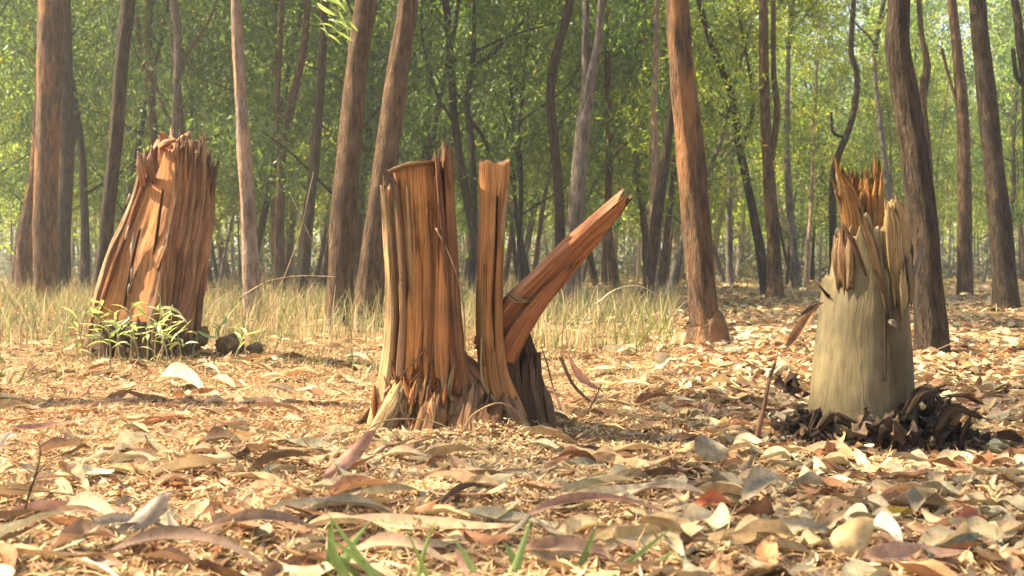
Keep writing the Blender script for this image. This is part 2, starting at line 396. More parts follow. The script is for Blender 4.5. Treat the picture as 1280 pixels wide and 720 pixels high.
def limb_path(rng, p0, az, el, length, k=5, lift=0.25, wig=0.12):
    P = [np.array(p0, float)]; d = np.array([math.cos(az) * math.cos(el), math.sin(az) * math.cos(el), math.sin(el)])
    for i in range(k):
        d = d + rng.normal(0, wig, 3) + [0, 0, lift / k]; d /= np.linalg.norm(d)
        P.append(P[-1] + d * length / k)
    return np.array(P)
def make_proto(rng, H, cb, rc, r0, nl, ncl, per, spread, Lr, Wr, bark, fork=False, lean=0.25, tpls=None, tint=(1, 1, 1)):
    """meshes of a whole slender tree standing at the origin: trunk, limbs, crown"""
    k = 7; P = [np.array([0, 0, -0.25])]
    d = np.array([rng.normal(0, 0.08), rng.normal(0, 0.08), 1.0])
    for i in range(k):
        d = d + np.array([rng.normal(0, 0.10), rng.normal(0, 0.10), 0.12]) ; d /= np.linalg.norm(d)
        P.append(P[-1] + d * H / k)
    P = np.array(P); rad = r0 * np.linspace(1.1, 0.28, k + 1); rad[0] *= 1.35
    trunk = tube('trunk', P, rad, bark, n=9, m=40, rough=0.10, seed=float(rng.uniform(0, 50)))
    limbs, cents = [], []
    pts = spline(P, 60)
    for i in range(nl):
        z = cb * 0.75 + (H - cb * 0.75) * (i + rng.random()) / nl
        j = min(59, max(1, int((z + 0.25) / (H + 0.25) * 59)))
        az = i * 2.4 + rng.uniform(-0.6, 0.6); ln = rc * rng.uniform(0.7, 1.25) * (1.15 - 0.55 * (z / H))
        lp = limb_path(rng, pts[j], az, rng.uniform(0.25, 0.9), ln)
        rr = r0 * 0.42 * (1.1 - 0.6 * z / H)
        limbs.append(tube('limb', lp, rr * np.linspace(1, 0.25, len(lp)), bark, n=6, m=14, rough=0.08, seed=float(i)))
        sp_ = spline(lp, 12)
        for q in range(max(1, ncl // nl)):
            cents.append(sp_[rng.integers(4, 12)] + rng.normal(0, spread * 0.8, 3))
    for q in range(ncl // 5): cents.append(pts[rng.integers(40, 60)] + rng.normal(0, spread, 3))
    cents = np.array(cents); cents[:, 2] = np.maximum(cents[:, 2], cb * 0.8)
    V, F, C = crown_geo(cents, per, spread, Lr, Wr, rng, tpls=tpls, tint=tint)
    crown = mk_mesh('crown', V, F, M['green_leaf'], C, smooth=False)
    return trunk, limbs, crown
def place_tree(proto, loc, rz, s, name, label, cat='tree', group=None):
    t, ls, c = proto
    r = empty(name, loc); r.rotation_euler[2] = rz; r.scale = (s, s, s)
    tr = ob('trunk', t, r)
    for l in ls: ob('limb', l, tr)
    ob('crown', c, r)
    tag(r, label, cat, group); return r

rt = np.random.default_rng(21)
# slender trees of the middle distance, leaves low on the stem
MID = [make_proto(rt, H, cb, rc, r0, 11, 150, 44, 0.36, (0.09, 0.15), (0.020, 0.034), M[b], lean=0.2, tint=tn)
       for H, cb, rc, r0, b, tn in ((7.5, 1.7, 1.7, 0.05, 'bark_b', (.72, .84, .88)), (6.2, 1.5, 1.5, 0.04, 'bark_e', (1.6, 1.4, .9)), (8.5, 2.0, 1.9, 0.055, 'bark_a', (.62, .76, .86)), (5.2, 1.1, 1.6, 0.035, 'bark_b', (1.1, 1.1, 1.0)), (7.0, 1.7, 1.6, 0.045, 'bark_c', (2.0, 1.65, .95)))]  # the lime tints are brightened, painting backlit glow into the leaves
FAR = [make_proto(rt, H, cb, rc, r0, 8, 110, 26, 0.7, (0.22, 0.36), (0.07, 0.11), M[b], tpls=CROWN_S, tint=(1.95, 1.75, 1.15))  # tint brightened: backlit glow of the distance put into the leaf colour
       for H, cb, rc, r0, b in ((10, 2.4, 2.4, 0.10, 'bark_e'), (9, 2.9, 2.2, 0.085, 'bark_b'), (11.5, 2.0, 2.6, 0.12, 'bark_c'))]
# tops of the big trees (origin = top of the clear stem)
def make_top(rng, bark, dens=1.0):
    k = 5; P = [np.zeros(3)]; d = np.array([0, 0, 1.0])
    for i in range(k):
        d = d + np.array([rng.normal(0, 0.12), rng.normal(0, 0.12), 0.1]); d /= np.linalg.norm(d); P.append(P[-1] + d * 0.9)
    P = np.array(P); lead = tube('leader', P, 0.055 * np.linspace(1, 0.2, k + 1), bark, n=7, m=20)
    limbs, cents = [lead], []
    for i in range(8):
        p0 = P[0] + (P[-1] - P[0]) * (i + 0.5) / 9
        lp = limb_path(rng, p0, i * 2.4 + rng.uniform(-0.5, 0.5), rng.uniform(0.35, 0.9), rng.uniform(1.3, 2.3) * (1.1 - 0.05 * i))
        limbs.append(tube('limb', lp, 0.028 * np.linspace(1, 0.2, len(lp)), bark, n=5, m=12))
        s_ = spline(lp, 12)
        for q in range(int(9 * dens)): cents.append(s_[rng.integers(5, 12)] + rng.normal(0, 0.3, 3))
    V, F, C = crown_geo(np.array(cents), 55, 0.42, (0.11, 0.16), (0.024, 0.036), rng, tpls=CROWN_S)
    return limbs, mk_mesh('crown', V, F, M['green_leaf'], C, smooth=False)
TOPS = [make_top(rt, M['bark_b']) for _ in range(3)] + [make_top(rt, M['bark_b'], 2.2)]

def big_tree(px_pts, D, bark, label, name='forest_tree', ztop=4.6, flare=1.35, top=None, rough=0.16, seedv=0.0, extra=(), lean_top=None, rz=None, crown=True):
    """a tree seen through picture positions (x, y, width) from top to bottom, standing at distance D"""
    pts = sorted(px_pts, key=lambda p: -p[1])                # base first
    P = [W(p[0], p[1], D) for p in pts]; rad = [p[2] / FPX * D / 2 for p in pts]
    g = float(gz(P[0][0], D))
    b = P[0].copy(); b[2] = g - 0.08
    if P[0][2] - g > 0.05:
        dx = (P[0] - P[1]) / max(1e-6, (P[1][2] - P[0][2])); b[:2] = P[0][:2] + dx[:2] * (P[0][2] - g) * 0.6
        P.insert(0, b); rad.insert(0, rad[0] * flare)
    else:
        P[0] = b; rad[0] *= flare
        mid = P[0] * 0.75 + P[1] * 0.25; mid[2] = g + 0.10; P.insert(1, mid); rad.insert(1, (rad[0] / flare) * 1.08)
    d = P[-1] - P[-2]; d /= np.linalg.norm(d); d = d * 0.6 + np.array([0, 0, 0.4])
    z0 = P[-1][2]
    for f in (0.33, 0.66, 1.0):
        q = P[-1] + d * (ztop - z0) / 3; d = d * 0.85 + np.array([0, 0, 0.15]); P.append(q); rad.append(max(rad[-1] * 0.9, 0.03))
    root = empty(name, b + [0, 0, 0.08])
    tm = tube('trunk', np.array(P), rad, bark, n=26, m=90, rough=rough, freq=7, seed=seedv)
    tr = part('trunk', tm, root)
    for e in extra:                                          # forks and boughs, also in picture positions
        Pe = np.array([W(p[0], p[1], D, 0.02 * i) for i, p in enumerate(e)]); re = [p[2] / FPX * D / 2 for p in e]
        lm = tube('limb', Pe, re, bark, n=10, m=30, rough=0.12, seed=seedv + 3)
        o = part('limb', lm, root); o.parent = tr
    if crown:
        limbs, cr = TOPS[(top if top is not None else int(seedv)) % 3]
        loc = np.array(P[-1]) - np.array(root.location); a = rz if rz is not None else seedv * 1.7
        for l in limbs:
            o = ob('limb', l, tr, loc); o.rotation_euler[2] = a
        o = ob('crown', cr, root, loc); o.rotation_euler[2] = a
    tag(root, label, 'tree', 'trees standing behind the stumps')
    return root

A_, B_, C_, D_, E_ = (M['bark_' + k] for k in 'abcde')
big_tree([(66, 0, 33), (62, 100, 31), (58, 230, 28), (57, 330, 28), (56, 372, 29)], 11.5, D_, 'thick tree with sunlit orange put into its bark, beside the leaning stump', seedv=1)
big_tree([(81, 0, 13), (83, 90, 15), (84, 180, 18), (80, 270, 17), (79, 365, 19)], 14.5, B_, 'dark slim tree close behind the thick orange-patched tree', seedv=2, extra=[[(84, 200, 8), (92, 170, 7), (97, 140, 6)]])
big_tree([(44, 200, 12), (40, 240, 15), (33, 290, 19), (28, 362, 22)], 13, D_, 'short leaning orange stem half hidden by the thick orange-patched tree', seedv=3)
big_tree([(160, 0, 17), (152, 80, 17), (145, 170, 17), (135, 270, 17), (124, 385, 19)], 10, B_, 'dark tree leaning over directly beside the leaning orange stump', seedv=4)
big_tree([(188, 0, 9), (186, 60, 9), (190, 130, 9), (192, 190, 9), (188, 300, 10), (186, 360, 11)], 16, A_, 'thin brown tree rising just behind the top of the leaning stump', seedv=5, extra=[[(188, 125, 6), (176, 70, 6), (170, 20, 5)]])
big_tree([(217, 0, 10), (222, 45, 10), (221, 95, 9), (218, 165, 8), (216, 280, 9), (217, 360, 10)], 14, E_, 'thin wavy grey tree behind the sawn orange tip of the leaning stump', seedv=6, extra=[[(222, 100, 4), (229, 85, 4), (228, 60, 3)]])
big_tree([(295, 0, 12), (299, 90, 14), (306, 190, 17), (312, 300, 20), (317, 396, 22)], 9.6, C_, 'pale pinkish smooth tree standing alone past the leaning stump', seedv=7)
big_tree([(385, 0, 8), (379, 60, 9), (365, 130, 10), (354, 180, 11), (350, 250, 12), (349, 350, 14)], 14, A_, 'slender forked brown tree with two stems crossing low down', seedv=8, extra=[[(352, 190, 8), (346, 130, 7), (350, 50, 6), (352, -30, 5)]])
big_tree([(402, 90, 10), (394, 190, 12), (386, 270, 13), (376, 362, 16)], 12.5, B_, 'dark leaning stem between the forked tree and the thick brown pair', seedv=9)
big_tree([(457, 0, 25), (446, 80, 27), (438, 170, 30), (430, 270, 33), (425, 380, 36)], 8.6, A_, 'thick rough brown tree, the first of the leaning pair behind the split stump', seedv=10)
big_tree([(510, 0, 25), (500, 70, 27), (488, 160, 29), (475, 260, 31), (461, 385, 37)], 8.4, A_, 'thick reddish brown tree leaning close behind the split stump', seedv=11)
big_tree([(593, 10, 5), (592, 60, 6), (590, 85, 7), (584, 130, 8), (590, 185, 8), (592, 260, 9), (590, 355, 10)], 15, B_, 'dark crooked sapling with spreading boughs above the middle of the split stump', name='crooked_tree', seedv=12, crown=False, ztop=5,
         extra=[[(590, 82, 7), (612, 70, 6), (632, 48, 5), (655, 25, 4)], [(586, 135, 5), (575, 122, 4), (562, 105, 3)], [(588, 150, 6), (600, 165, 5), (612, 190, 4)]])
big_tree([(712, 0, 10), (705, 35, 10), (692, 80, 11), (688, 120, 11), (693, 180, 12), (699, 250, 12), (701, 350, 14)], 13.5, B_, 'crooked dark tree behind the slanting plank of the split stump', seedv=13, extra=[[(690, 115, 6), (700, 60, 5), (708, 15, 4)]])
big_tree([(752, 0, 9), (747, 55, 12), (736, 105, 16), (729, 160, 19), (723, 230, 20), (718, 300, 20), (716, 376, 22)], 10.5, E_, 'pale grey tree behind the tip of the slanting plank', seedv=14, extra=[[(734, 120, 12), (732, 60, 10), (733, 0, 9)]])
big_tree([(820, 60, 7), (818, 130, 9), (817, 240, 10), (816, 350, 11)], 15, C_, 'pale thin tree standing past the slanting plank', seedv=15)
big_tree([(842, 120, 10), (833, 185, 12), (823, 255, 14), (815, 320, 15), (809, 372, 17)], 12, B_, 'dark leaning tree between the slanting plank and the straight orange trunk', seedv=16)
big_tree([(846, 0, 29), (852, 90, 31), (862, 180, 33), (869, 260, 34), (875, 340, 36), (880, 395, 38), (886, 430, 44)], 6.2, D_, 'orange brown tree nearest the camera, with a flared foot in the leaves', seedv=17, flare=1.5)
big_tree([(1124, 0, 27), (1122, 55, 30), (1130, 110, 33), (1141, 180, 33), (1152, 260, 34), (1159, 340, 36), (1165, 442, 41)], 5.6, B_, 'dark curving tree directly behind the pale broken stump', seedv=18, flare=1.2)
big_tree([(1152, 40, 6), (1158, 80, 7), (1153, 115, 8), (1160, 200, 10), (1162, 300, 11), (1164, 365, 12)], 14, A_, 'thin stem half hidden behind the dark curving tree', seedv=19, extra=[[(1156, 120, 5), (1162, 85, 5), (1158, 55, 4)]])
big_tree([(1190, 0, 11), (1198, 80, 13), (1203, 140, 15), (1206, 250, 17), (1206, 368, 19)], 17, A_, 'straight brown tree between the two dark trees past the pale stump', seedv=20, extra=[[(1203, 150, 5), (1188, 100, 4), (1178, 60, 4)]])
big_tree([(1222, 0, 20), (1231, 100, 22), (1242, 200, 25), (1252, 300, 27), (1258, 388, 31)], 10.6, B_, 'dark leaning tree at the edge of the picture past the pale stump', seedv=21, flare=1.25)
big_tree([(1262, -30, 9), (1270, 10, 10), (1276, 60, 11), (1283, 120, 12), (1290, 340, 15)], 12, B_, 'partly seen dark stem entering at the top corner', seedv=22, extra=[[(1283, 110, 6), (1272, 95, 5), (1268, 60, 5)]])
big_tree([(954, 0, 11), (955, 90, 12), (958, 170, 13), (963, 250, 15), (967, 310, 17), (970, 374, 21)], 15, A_, 'brown twin-stemmed tree beyond the leafy clearing', seedv=23, extra=[[(964, 200, 9), (972, 140, 8), (968, 90, 7), (968, 0, 6)]])
big_tree([(873, 0, 7), (888, 50, 8), (906, 95, 9), (918, 130, 9), (924, 180, 10), (934, 230, 10), (948, 300, 12), (958, 366, 14)], 16, B_, 'slim tree leaning across beside the twin-stemmed tree', seedv=24, extra=[[(926, 190, 5), (942, 130, 5), (932, 60, 4), (922, 0, 4)]])
big_tree([(985, 90, 6), (984, 140, 7), (984, 200, 8), (990, 290, 10), (996, 352, 12)], 23, E_, 'slim greyish tree farther off past the twin-stemmed tree', seedv=25)
big_tree([(1067, 0, 6), (1064, 65, 7), (1071, 90, 7), (1069, 130, 8), (1060, 165, 8), (1046, 200, 9), (1041, 240, 9), (1042, 355, 11)], 18, B_, 'snaking dark tree rising behind the splintered top of the pale stump', name='crooked_tree', seedv=26, crown=False, ztop=5.5, extra=[[(1056, 172, 4), (1042, 165, 4), (1040, 140, 3)]])
big_tree([(920, 120, 5), (914, 200, 6), (911, 280, 7), (913, 362, 9)], 26, E_, 'thin greyish tree in the haze between orange tree and twin stems', seedv=27)
big_tree([(1096, 120, 6), (1106, 200, 7), (1115, 290, 8), (1118, 356, 9)], 24, E_, 'thin tree in the haze just past the splintered stump top', seedv=28)
# trees beside and behind the camera whose crowns shade the floor
for i, (x, y, z) in enumerate(((-4.4, 1.2, 4.8), (-3.8, 3.7, 4.1), (-8.0, 2.2, 4.8), (-10.5, 8.0, 5.2), (-5.6, -2.4, 5.0), (-8.5, 1.4, 5.5), (3.6, 2.6, 5.0), (4.9, 6.2, 5.0))):
    u = x / max(y, 3) * FPX + 640
    g = float(gz(x, y)); root = empty('forest_tree', (x, y, g))
    tm = tube('trunk', [(x, y, g - 0.1), (x + 0.05, y, 0.8), (x - 0.05, y + 0.1, 2.6), (x, y, z)], (0.13, 0.1, 0.085, 0.055), (A_, B_, D_)[i % 3], n=14, m=40, rough=0.14, freq=7, seed=40 + i)
    tr = part('trunk', tm, root)
    limbs, cr = TOPS[3 if i == 1 else i % 3]
    for l in limbs:
        o = ob('limb', l, tr, (0, 0, z - g)); o.rotation_euler[2] = i * 1.3
    o = ob('crown', cr, root, (0, 0, z - g)); o.rotation_euler[2] = i * 1.3
    tag(root, 'tall tree beside the stumps that throws leaf shade', 'tree', 'shade trees around the stumps')

# middle distance
rm = np.random.default_rng(5)
def behind(x, y):
    u = x / y * FPX + 640
    return 'behind the leaning stump' if u < 405 else 'behind the split stump' if u < 840 else 'behind the pale stump'
LM = ['slender dark leafy tree', 'thin grey tree with yellowish leaves', 'brown stemmed dark green tree', 'small bushy tree with low leaves', 'pale stemmed bright yellow-green tree']
spots = []
tries = 0
while len(spots) < 104 and tries < 6000:
    tries += 1
    D = math.sqrt(rm.uniform(14.5 ** 2, 36 ** 2)); u = rm.uniform(-120, 1400)
    if u > 850 and (D < 25 or rm.random() < .5): continue
    x = (u - 640) / FPX * D
    if all((x - a) ** 2 + (D - b) ** 2 > (1.5 if D < 24 else 1.9) ** 2 for a, b in spots):
        spots.append((x, D))
for i, (x, y) in enumerate(spots):
    k = int(rm.choice(5, p=(.35, .08, .34, .17, .06) if x / y * FPX + 640 < 840 else (.1, .3, .1, .2, .3)))
    wh = behind(x, y) + (', nearer' if y < 22 else ', farther off' if y > 29 else '')
    place_tree(MID[k], (x, y, float(gz(x, y)) * 0.5), rm.uniform(0, 6.28), rm.uniform(0.85, 1.25), 'slender_tree', LM[k] + ' ' + wh, group=LM[k] + ' ' + wh)
LF = ['tall greyish tree far back in the hazy wood', 'tall dark stemmed tree far back in the hazy wood', 'tall pale stemmed tree far back in the hazy wood']
spots = []
tries = 0
while len(spots) < 120 and tries < 6000:
    tries += 1
    D = math.sqrt(rm.uniform(36 ** 2, 85 ** 2)); u = rm.uniform(-60, 1340); x = (u - 640) / FPX * D
    if all((x - a) ** 2 + (D - b) ** 2 > 2.6 ** 2 for a, b in spots): spots.append((x, D))
for i, (x, y) in enumerate(spots):
    k = int(rm.integers(0, 3))
    place_tree(FAR[k], (x, y, 0), rm.uniform(0, 6.28), rm.uniform(0.85, 1.2), 'distant_tree', LF[k] + ' ' + behind(x, y), group=LF[k] + ' ' + behind(x, y))
# the wood beyond, one mass
def far_wood():
    rng = np.random.default_rng(77); n = 42000
    D = rng.uniform(86, 130, n); u = rng.uniform(-250, 1530, n); x = (u - 640) / FPX * D
    z = rng.uniform(0.05, 1, n) ** 1.2 * np.interp(u, [780, 900], [24, 13])
    pos = np.stack([x, D, z], -1); L = rng.uniform(0.7, 1.3, n); w = rng.uniform(0.25, 0.5, n)
    col = GREEN[rng.integers(0, 5, n)] * rng.uniform(0.8, 1.25, n)[:, None] * np.array([1.9, 1.7, 1.2])  # leaf colour brightened to carry the glow of the far wood
    V, F, C = scatter(CROWN_S, pos, L, w, rng.uniform(0, 6.3, n), rng.normal(-0.5, 0.5, n), rng.normal(0, 0.9, n), col, rng)
    o = ob('far_wood', mk_mesh('far_wood', V, F, M['green_leaf'], C, smooth=False)); tag(o, 'dense green mass of far-off woodland closing the view', 'woodland', kind='stuff')
far_wood()
def undergrowth():
    """low scrub and thin poles under the far trees, too dense to count"""
    rng = np.random.default_rng(78); n = 16000
    D = rng.uniform(38, 84, n); u = rng.uniform(-100, 1380, n); x = (u - 640) / FPX * D
    h = 1.3 + 0.9 * np.sin(x * 0.55 + D * 0.3) + 0.6 * np.sin(x * 1.7)
    pos = np.stack([x, D, rng.random(n) ** 1.3 * np.maximum(h, .5)], -1)
    col = np.array([(0.11, 0.13, 0.06), (0.15, 0.15, 0.09), (0.09, 0.12, 0.05), (0.2, 0.18, 0.11)])[rng.integers(0, 4, n)] * rng.uniform(.7, 1.2, n)[:, None]
    V, F, C = scatter(CROWN_S, pos, rng.uniform(.25, .5, n), rng.uniform(.09, .17, n), rng.uniform(0, 6.3, n), rng.normal(-.2, .6, n), rng.normal(0, .9, n), col, rng)
    k = 420; Dp = rng.uniform(30, 84, k); xp = (rng.uniform(-60, 1340, k) - 640) / FPX * Dp; hp = rng.uniform(2.5, 6, k); r = rng.uniform(.02, .05, k)
    th = np.arange(5) * 2 * np.pi / 5; lv = np.array([-.1, .5, 1.0])
    ln = rng.normal(0, .08, (k, 2)); P = np.empty((k, 3, 5, 3))
    for i, l in enumerate(lv):
        P[:, i, :, 0] = (xp + ln[:, 0] * hp * l * abs(l))[:, None] + np.cos(th) * (r * (1 - .5 * max(l, 0)))[:, None]
        P[:, i, :, 1] = (Dp + ln[:, 1] * hp * l)[:, None] + np.sin(th) * (r * (1 - .5 * max(l, 0)))[:, None]
        P[:, i, :, 2] = (hp * l)[:, None]
    f = ring_faces(3, 5); Fp = (f[None] + (np.arange(k) * 15)[:, None, None]).reshape(-1, 4) + len(V)
    Cp = np.repeat(np.array([(0.2, 0.15, 0.11), (0.12, 0.09, 0.07), (0.3, 0.26, 0.2)])[rng.integers(0, 3, k)], 15, 0)
    o = ob('undergrowth', mk_mesh('undergrowth', np.vstack([V, P.reshape(-1, 3)]), np.vstack([F, Fp]), M['grass'], np.vstack([C, Cp]), smooth=False))
    tag(o, 'tangle of low scrub and thin poles under the far trees', 'undergrowth', kind='stuff')
undergrowth()

# ------------------------------------------------------------------ stump one: leaning, hewn on one side
def px_interp(tab, py, k): return np.interp(py, [t[0] for t in tab], [t[k] for t in tab])
def stump_leaning():
    D = 5.0; S = D / FPX
    root = empty('leaning_tree_stump', (W(180, 455, D)[0], D + 0.1, float(gz(W(180, 455, D)[0], D))))
    tag(root, 'leaning orange stump with one hewn smooth face and stringy bark, green seedlings at its foot', 'stump')
    tab = [(178, 196, 246), (195, 186, 252), (220, 180, 262), (250, 171, 267), (280, 159, 266), (315, 144, 261), (345, 134, 256), (375, 127, 251), (400, 123, 247), (430, 120, 245), (462, 118, 248)]
    pys = np.linspace(178, 465, 60); n = 120; th = np.linspace(0, 2 * np.pi, n, endpoint=False)
    rings, cols = [], []
    for i, py in enumerate(pys):
        xl, xr = px_interp(tab, py, 1), px_interp(tab, py, 2); hw = (xr - xl) / 2; cx = (xl + xr) / 2
        r, c = [], []
        for t in th:
            a, b = math.cos(t) * hw, math.sin(t) * hw * 0.85          # b<0 faces the camera
            f = nz(math.cos(t) * 9, math.sin(t) * 9, py * 0.012) + 0.6 * nz(math.cos(t) * 22, math.sin(t) * 22, py * 0.02)
            barky = 1.0
            edge = 0.22 * hw + 6 * nz(py * 0.02, 5)                    # where the hewn face meets the bark
            if b < 0 and a < edge:
                q = (a + hw) / (edge + hw)
                hollow = 1.0 - 0.9 * (1 - q) ** 0.55
                dig = 3.0 * math.sin(q * math.pi) * (0.4 + 0.6 * math.sin((py - 178) / 287 * math.pi))
                b = max(b, -hw * 0.85 * (0.42 + 0.5 * q) + dig + 2.2 * f); barky = 0.0
                if py < 232:                                           # hollow pocket under the tip
                    b += 15 * max(0, 1 - abs(q - 0.35) / 0.3) * (232 - py) / 54
            else:
                a *= 1 + 0.10 * f; b *= 1 + 0.10 * f
            wob = 0 if i < 58 else 0
            p = W(cx + a, py, D, b * S); r.append(p)
            if barky: base = np.array([0.32, 0.16, 0.075]) * (1 + 0.5 * f)
            else:
                o = np.array([0.60, 0.25, 0.06]); br = np.array([0.42, 0.195, 0.07])
                q = (a + hw) / (edge + hw); m = np.clip(nz(q * 2.5, py * 0.008, 3) * 0.9 + 0.25 + q * 0.55 - 0.35 * (py > 370) * 0, 0, 1)
                base = o * (1 - m) + br * m; base = base * (1 + 0.25 * f)
                if py < 232: base *= 0.4 + 0.6 * min(1, abs(q - 0.35) / 0.3)  # shade of the pocket put into the colour, darkest at its middle
            c.append(base)
        rings.append(r); cols.append(c)
    rings = np.array(rings)[::-1]; cols = np.clip(np.array(cols)[::-1], 0.01, 1)
    jag = np.array([[0, 0, 0.02 * nz(j * 0.4, 1) + 0.03 * nz(j * 0.11, 7)] for j in range(n)])
    rings[-1] += jag; rings[-2] += jag * 0.8; rings[-3] += jag * 0.5
    part('heartwood', loft('heartwood', rings, M['heart'], cols, (False, True), (0.2, 0.08, 0.03)), root)
    rng = np.random.default_rng(3)
    # stringy bark down the far side
    for k in range(22):
        q = k / 21; x0 = 240 + 28 * q + rng.uniform(-3, 3); yt = 186 + 48 * q ** 2 + rng.uniform(-10, 12) - (18 if 12 < k < 17 else 0)
        xb = 212 + 33 * q + rng.uniform(-3, 3); yb = rng.uniform(400, 458)
        if k % 5 == 0: yb = rng.uniform(330, 380)
        dd = -0.15 + 0.15 * q ** 1.5 - rng.uniform(0, 0.02)
        xm = (x0 + xb) / 2 + 2 + rng.uniform(-3, 3)
        P = [W(xb, yb, D, dd), W(xb + (xm - xb) * 0.6, yb + (300 - yb) * 0.6, D, dd - 0.004), W(xm, 300, D, dd - 0.008), W((xm + x0) / 2 + 2, 245, D, dd), W(x0, yt, D, dd + rng.uniform(-0.02, 0.01))]
        w = rng.uniform(4, 9) * S
        base = np.array([0.38, 0.195, 0.095]) * rng.uniform(0.55, 1.35) if rng.random() < 0.7 else np.array([0.52, 0.33, 0.18])
        part('bark_strip', plank('bark_strip', P, [w * 0.7, w, w * 1.1, w, w * 0.5], rng.uniform(4, 8) * S, M['bark_strip'], (0.4 * q, -1, 0.1), base, n=14, m=30, rough=0.25, jag=(0.03, 0.06), seed=k * 3.1), root)
    for k, (P, w) in enumerate((([(198, 385), (203, 335), (209, 285), (214, 240)], (1, 2.5, 2.5, 1)), ([(166, 385), (174, 340), (186, 290)], (1, 2, 1)), ([(214, 395), (219, 350), (225, 300), (231, 245)], (2, 4, 4, 2)))):
        part('crack', plank('crack', [W(x, y, D, -.108 - .03 * (x - 150) / 70 + (.02 if y < 280 else 0)) for x, y in P], np.array(w) * S, 4 * S, M['bark_strip'], (-.3, -1, 0), (0.14, 0.06, 0.028), n=8, m=24, rough=.4, seed=k * 4.), root)
    # standing splinters of the broken top
    for k in range(16):
        x = rng.uniform(236, 268); yb = rng.uniform(225, 260); yt = 186 + abs(x - 258) * 1.1 + rng.uniform(-8, 18)
        dd = rng.uniform(-0.08, 0.12)
        part('splinter', plank('splinter', [W(x - 3, yb, D, dd), W(x, (yt + yb) / 2, D, dd), W(x + rng.uniform(-3, 5), yt, D, dd)], [6 * S, 5 * S, 1.2 * S], 3 * S, M['fray'], (rng.uniform(-.5, .5), -1, 0), np.array([0.33, 0.2, 0.12]) * rng.uniform(0.7, 1.2), n=10, m=14, rough=0.3, jag=(0, 0.05), seed=70 + k), root)
    # orange broken end standing at the tip
    part('broken_tip', plank('broken_tip', [W(212, 250, D, 0.02), W(215, 210, D, 0.0), W(219, 176, D, -0.02)], [40 * S, 36 * S, 30 * S], 30 * S, M['heart'], (-0.4, -1, 0.2), (0.42, 0.16, 0.055), n=30, m=24, rough=0.2, jag=(0, 0.06), seed=5.5, capcol=(0.55, 0.25, 0.09)), root)
    for (x0, y0, x1, y1, w, c) in ((186, 236, 181, 194, 7, (0.42, 0.2, 0.1)), (192, 222, 188, 190, 5, (0.3, 0.15, 0.08)), (198, 230, 197, 186, 6, (0.24, 0.11, 0.06)), (226, 196, 240, 184, 5, (0.5, 0.27, 0.15)), (205, 186, 226, 178, 7, (0.5, 0.22, 0.09)), (224, 208, 232, 182, 8, (0.3, 0.15, 0.08))):
        part('splinter', plank('splinter', [W(x0, y0, D, -0.06), W((x0 + x1) / 2, (y0 + y1) / 2 - 1, D, -0.09), W(x1, y1, D, -0.08)], [w * S, w * S, w * 0.5 * S], 5 * S, M['heart'], (0, -1, 0.4), c, n=12, m=14, rough=0.3, jag=(0.01, 0.02), seed=x0), root)
    # pale sapwood rim along the hewn edge
    P = [W(125, 398, D, -0.06), W(129, 372, D, -0.065), W(138, 340, D, -0.065), W(148, 310, D, -0.065), W(162, 278, D, -0.055), W(173, 248, D, -0.045), W(182, 212, D, -0.035)]
    part('sapwood_rim', plank('sapwood_rim', P, np.array([5, 6, 7, 7, 7, 6, 4]) * S, 10 * S, M['heart'], (-0.5, -1, 0), (0.46, 0.27, 0.13), n=14, m=40, rough=0.3, seed=1.2), root)
    P = [W(131, 392, D, -0.085), W(152, 330, D, -0.08), W(173, 270, D, -0.068), W(188, 225, D, -0.05)]
    part('bark_strip', plank('bark_strip', P, np.array([5, 7, 7, 4]) * S, 7 * S, M['bark_strip'], (-0.3, -1, 0), (0.3, 0.13, 0.06), n=12, m=40, rough=0.4, seed=2.2), root)
    # torn white flakes on the hewn face
    for (x0, y0, x1, y1, w) in ((179, 292, 176, 322, 5), (172, 284, 168, 300, 4), (177, 332, 175, 352, 3), (174, 352, 171, 366, 3), (169, 256, 173, 245, 3)):
        q = (x0 - 140) / 100; dd = -0.105 - 0.03 * q
        part('torn_flake', plank('torn_flake', [W(x0, y0, D, dd), W((x0 + x1) / 2 + 1, (y0 + y1) / 2, D, dd - 0.012), W(x1, y1, D, dd)], [2 * S, w * S, 2 * S], 2.4 * S, M['fray'], (0, -1, 0.3), (0.62, 0.5, 0.38), n=10, m=12, rough=0.4, jag=(.004, .004), seed=y0), root)
    # dark rotten collar of soil and bark at the foot
    rings = []
    for i, py in enumerate(np.linspace(400, 470, 16)):
        xl, xr = np.interp(py, [400, 425, 470], [126, 112, 100]), np.interp(py, [400, 425, 470], [236, 244, 254])
        r = []
        for t in np.linspace(0, 2 * np.pi, 64, endpoint=False):
            k = 1 + 0.16 * nz(math.cos(t) * 3, math.sin(t) * 3, py * 0.05) + 0.10 * nz(math.cos(t) * 9, math.sin(t) * 9, py * 0.12)
            r.append(W((xl + xr) / 2 + math.cos(t) * (xr - xl) / 2 * k, py, D, math.sin(t) * (xr - xl) / 2 * S * 0.95 * k))
        rings.append(r)
    part('root_collar', loft('root_collar', np.array(rings)[::-1], M['bark_strip'], (0.13, 0.075, 0.042), (False, True)), root)
    for k in range(12):
        x = 118 + k * 11 + rng.uniform(-4, 4); dd = -0.2 * math.sin((k + 1) / 13 * math.pi) - 0.02
        part('bark_scrap', plank('bark_scrap', [W(x, 462, D, dd - 0.03), W(x + rng.uniform(-5, 5), 435, D, dd - 0.01), W(x + rng.uniform(-8, 8), rng.uniform(396, 418), D, dd)], np.array([10, 12, 4]) * S, 5 * S, M['bark_strip'], (0, -1, 0.2), np.array([0.22, 0.12, 0.065]) * rng.uniform(0.5, 1.5), n=12, m=14, rough=0.35, jag=(.01, .03), seed=k * 7.7), root)
stump_leaning()

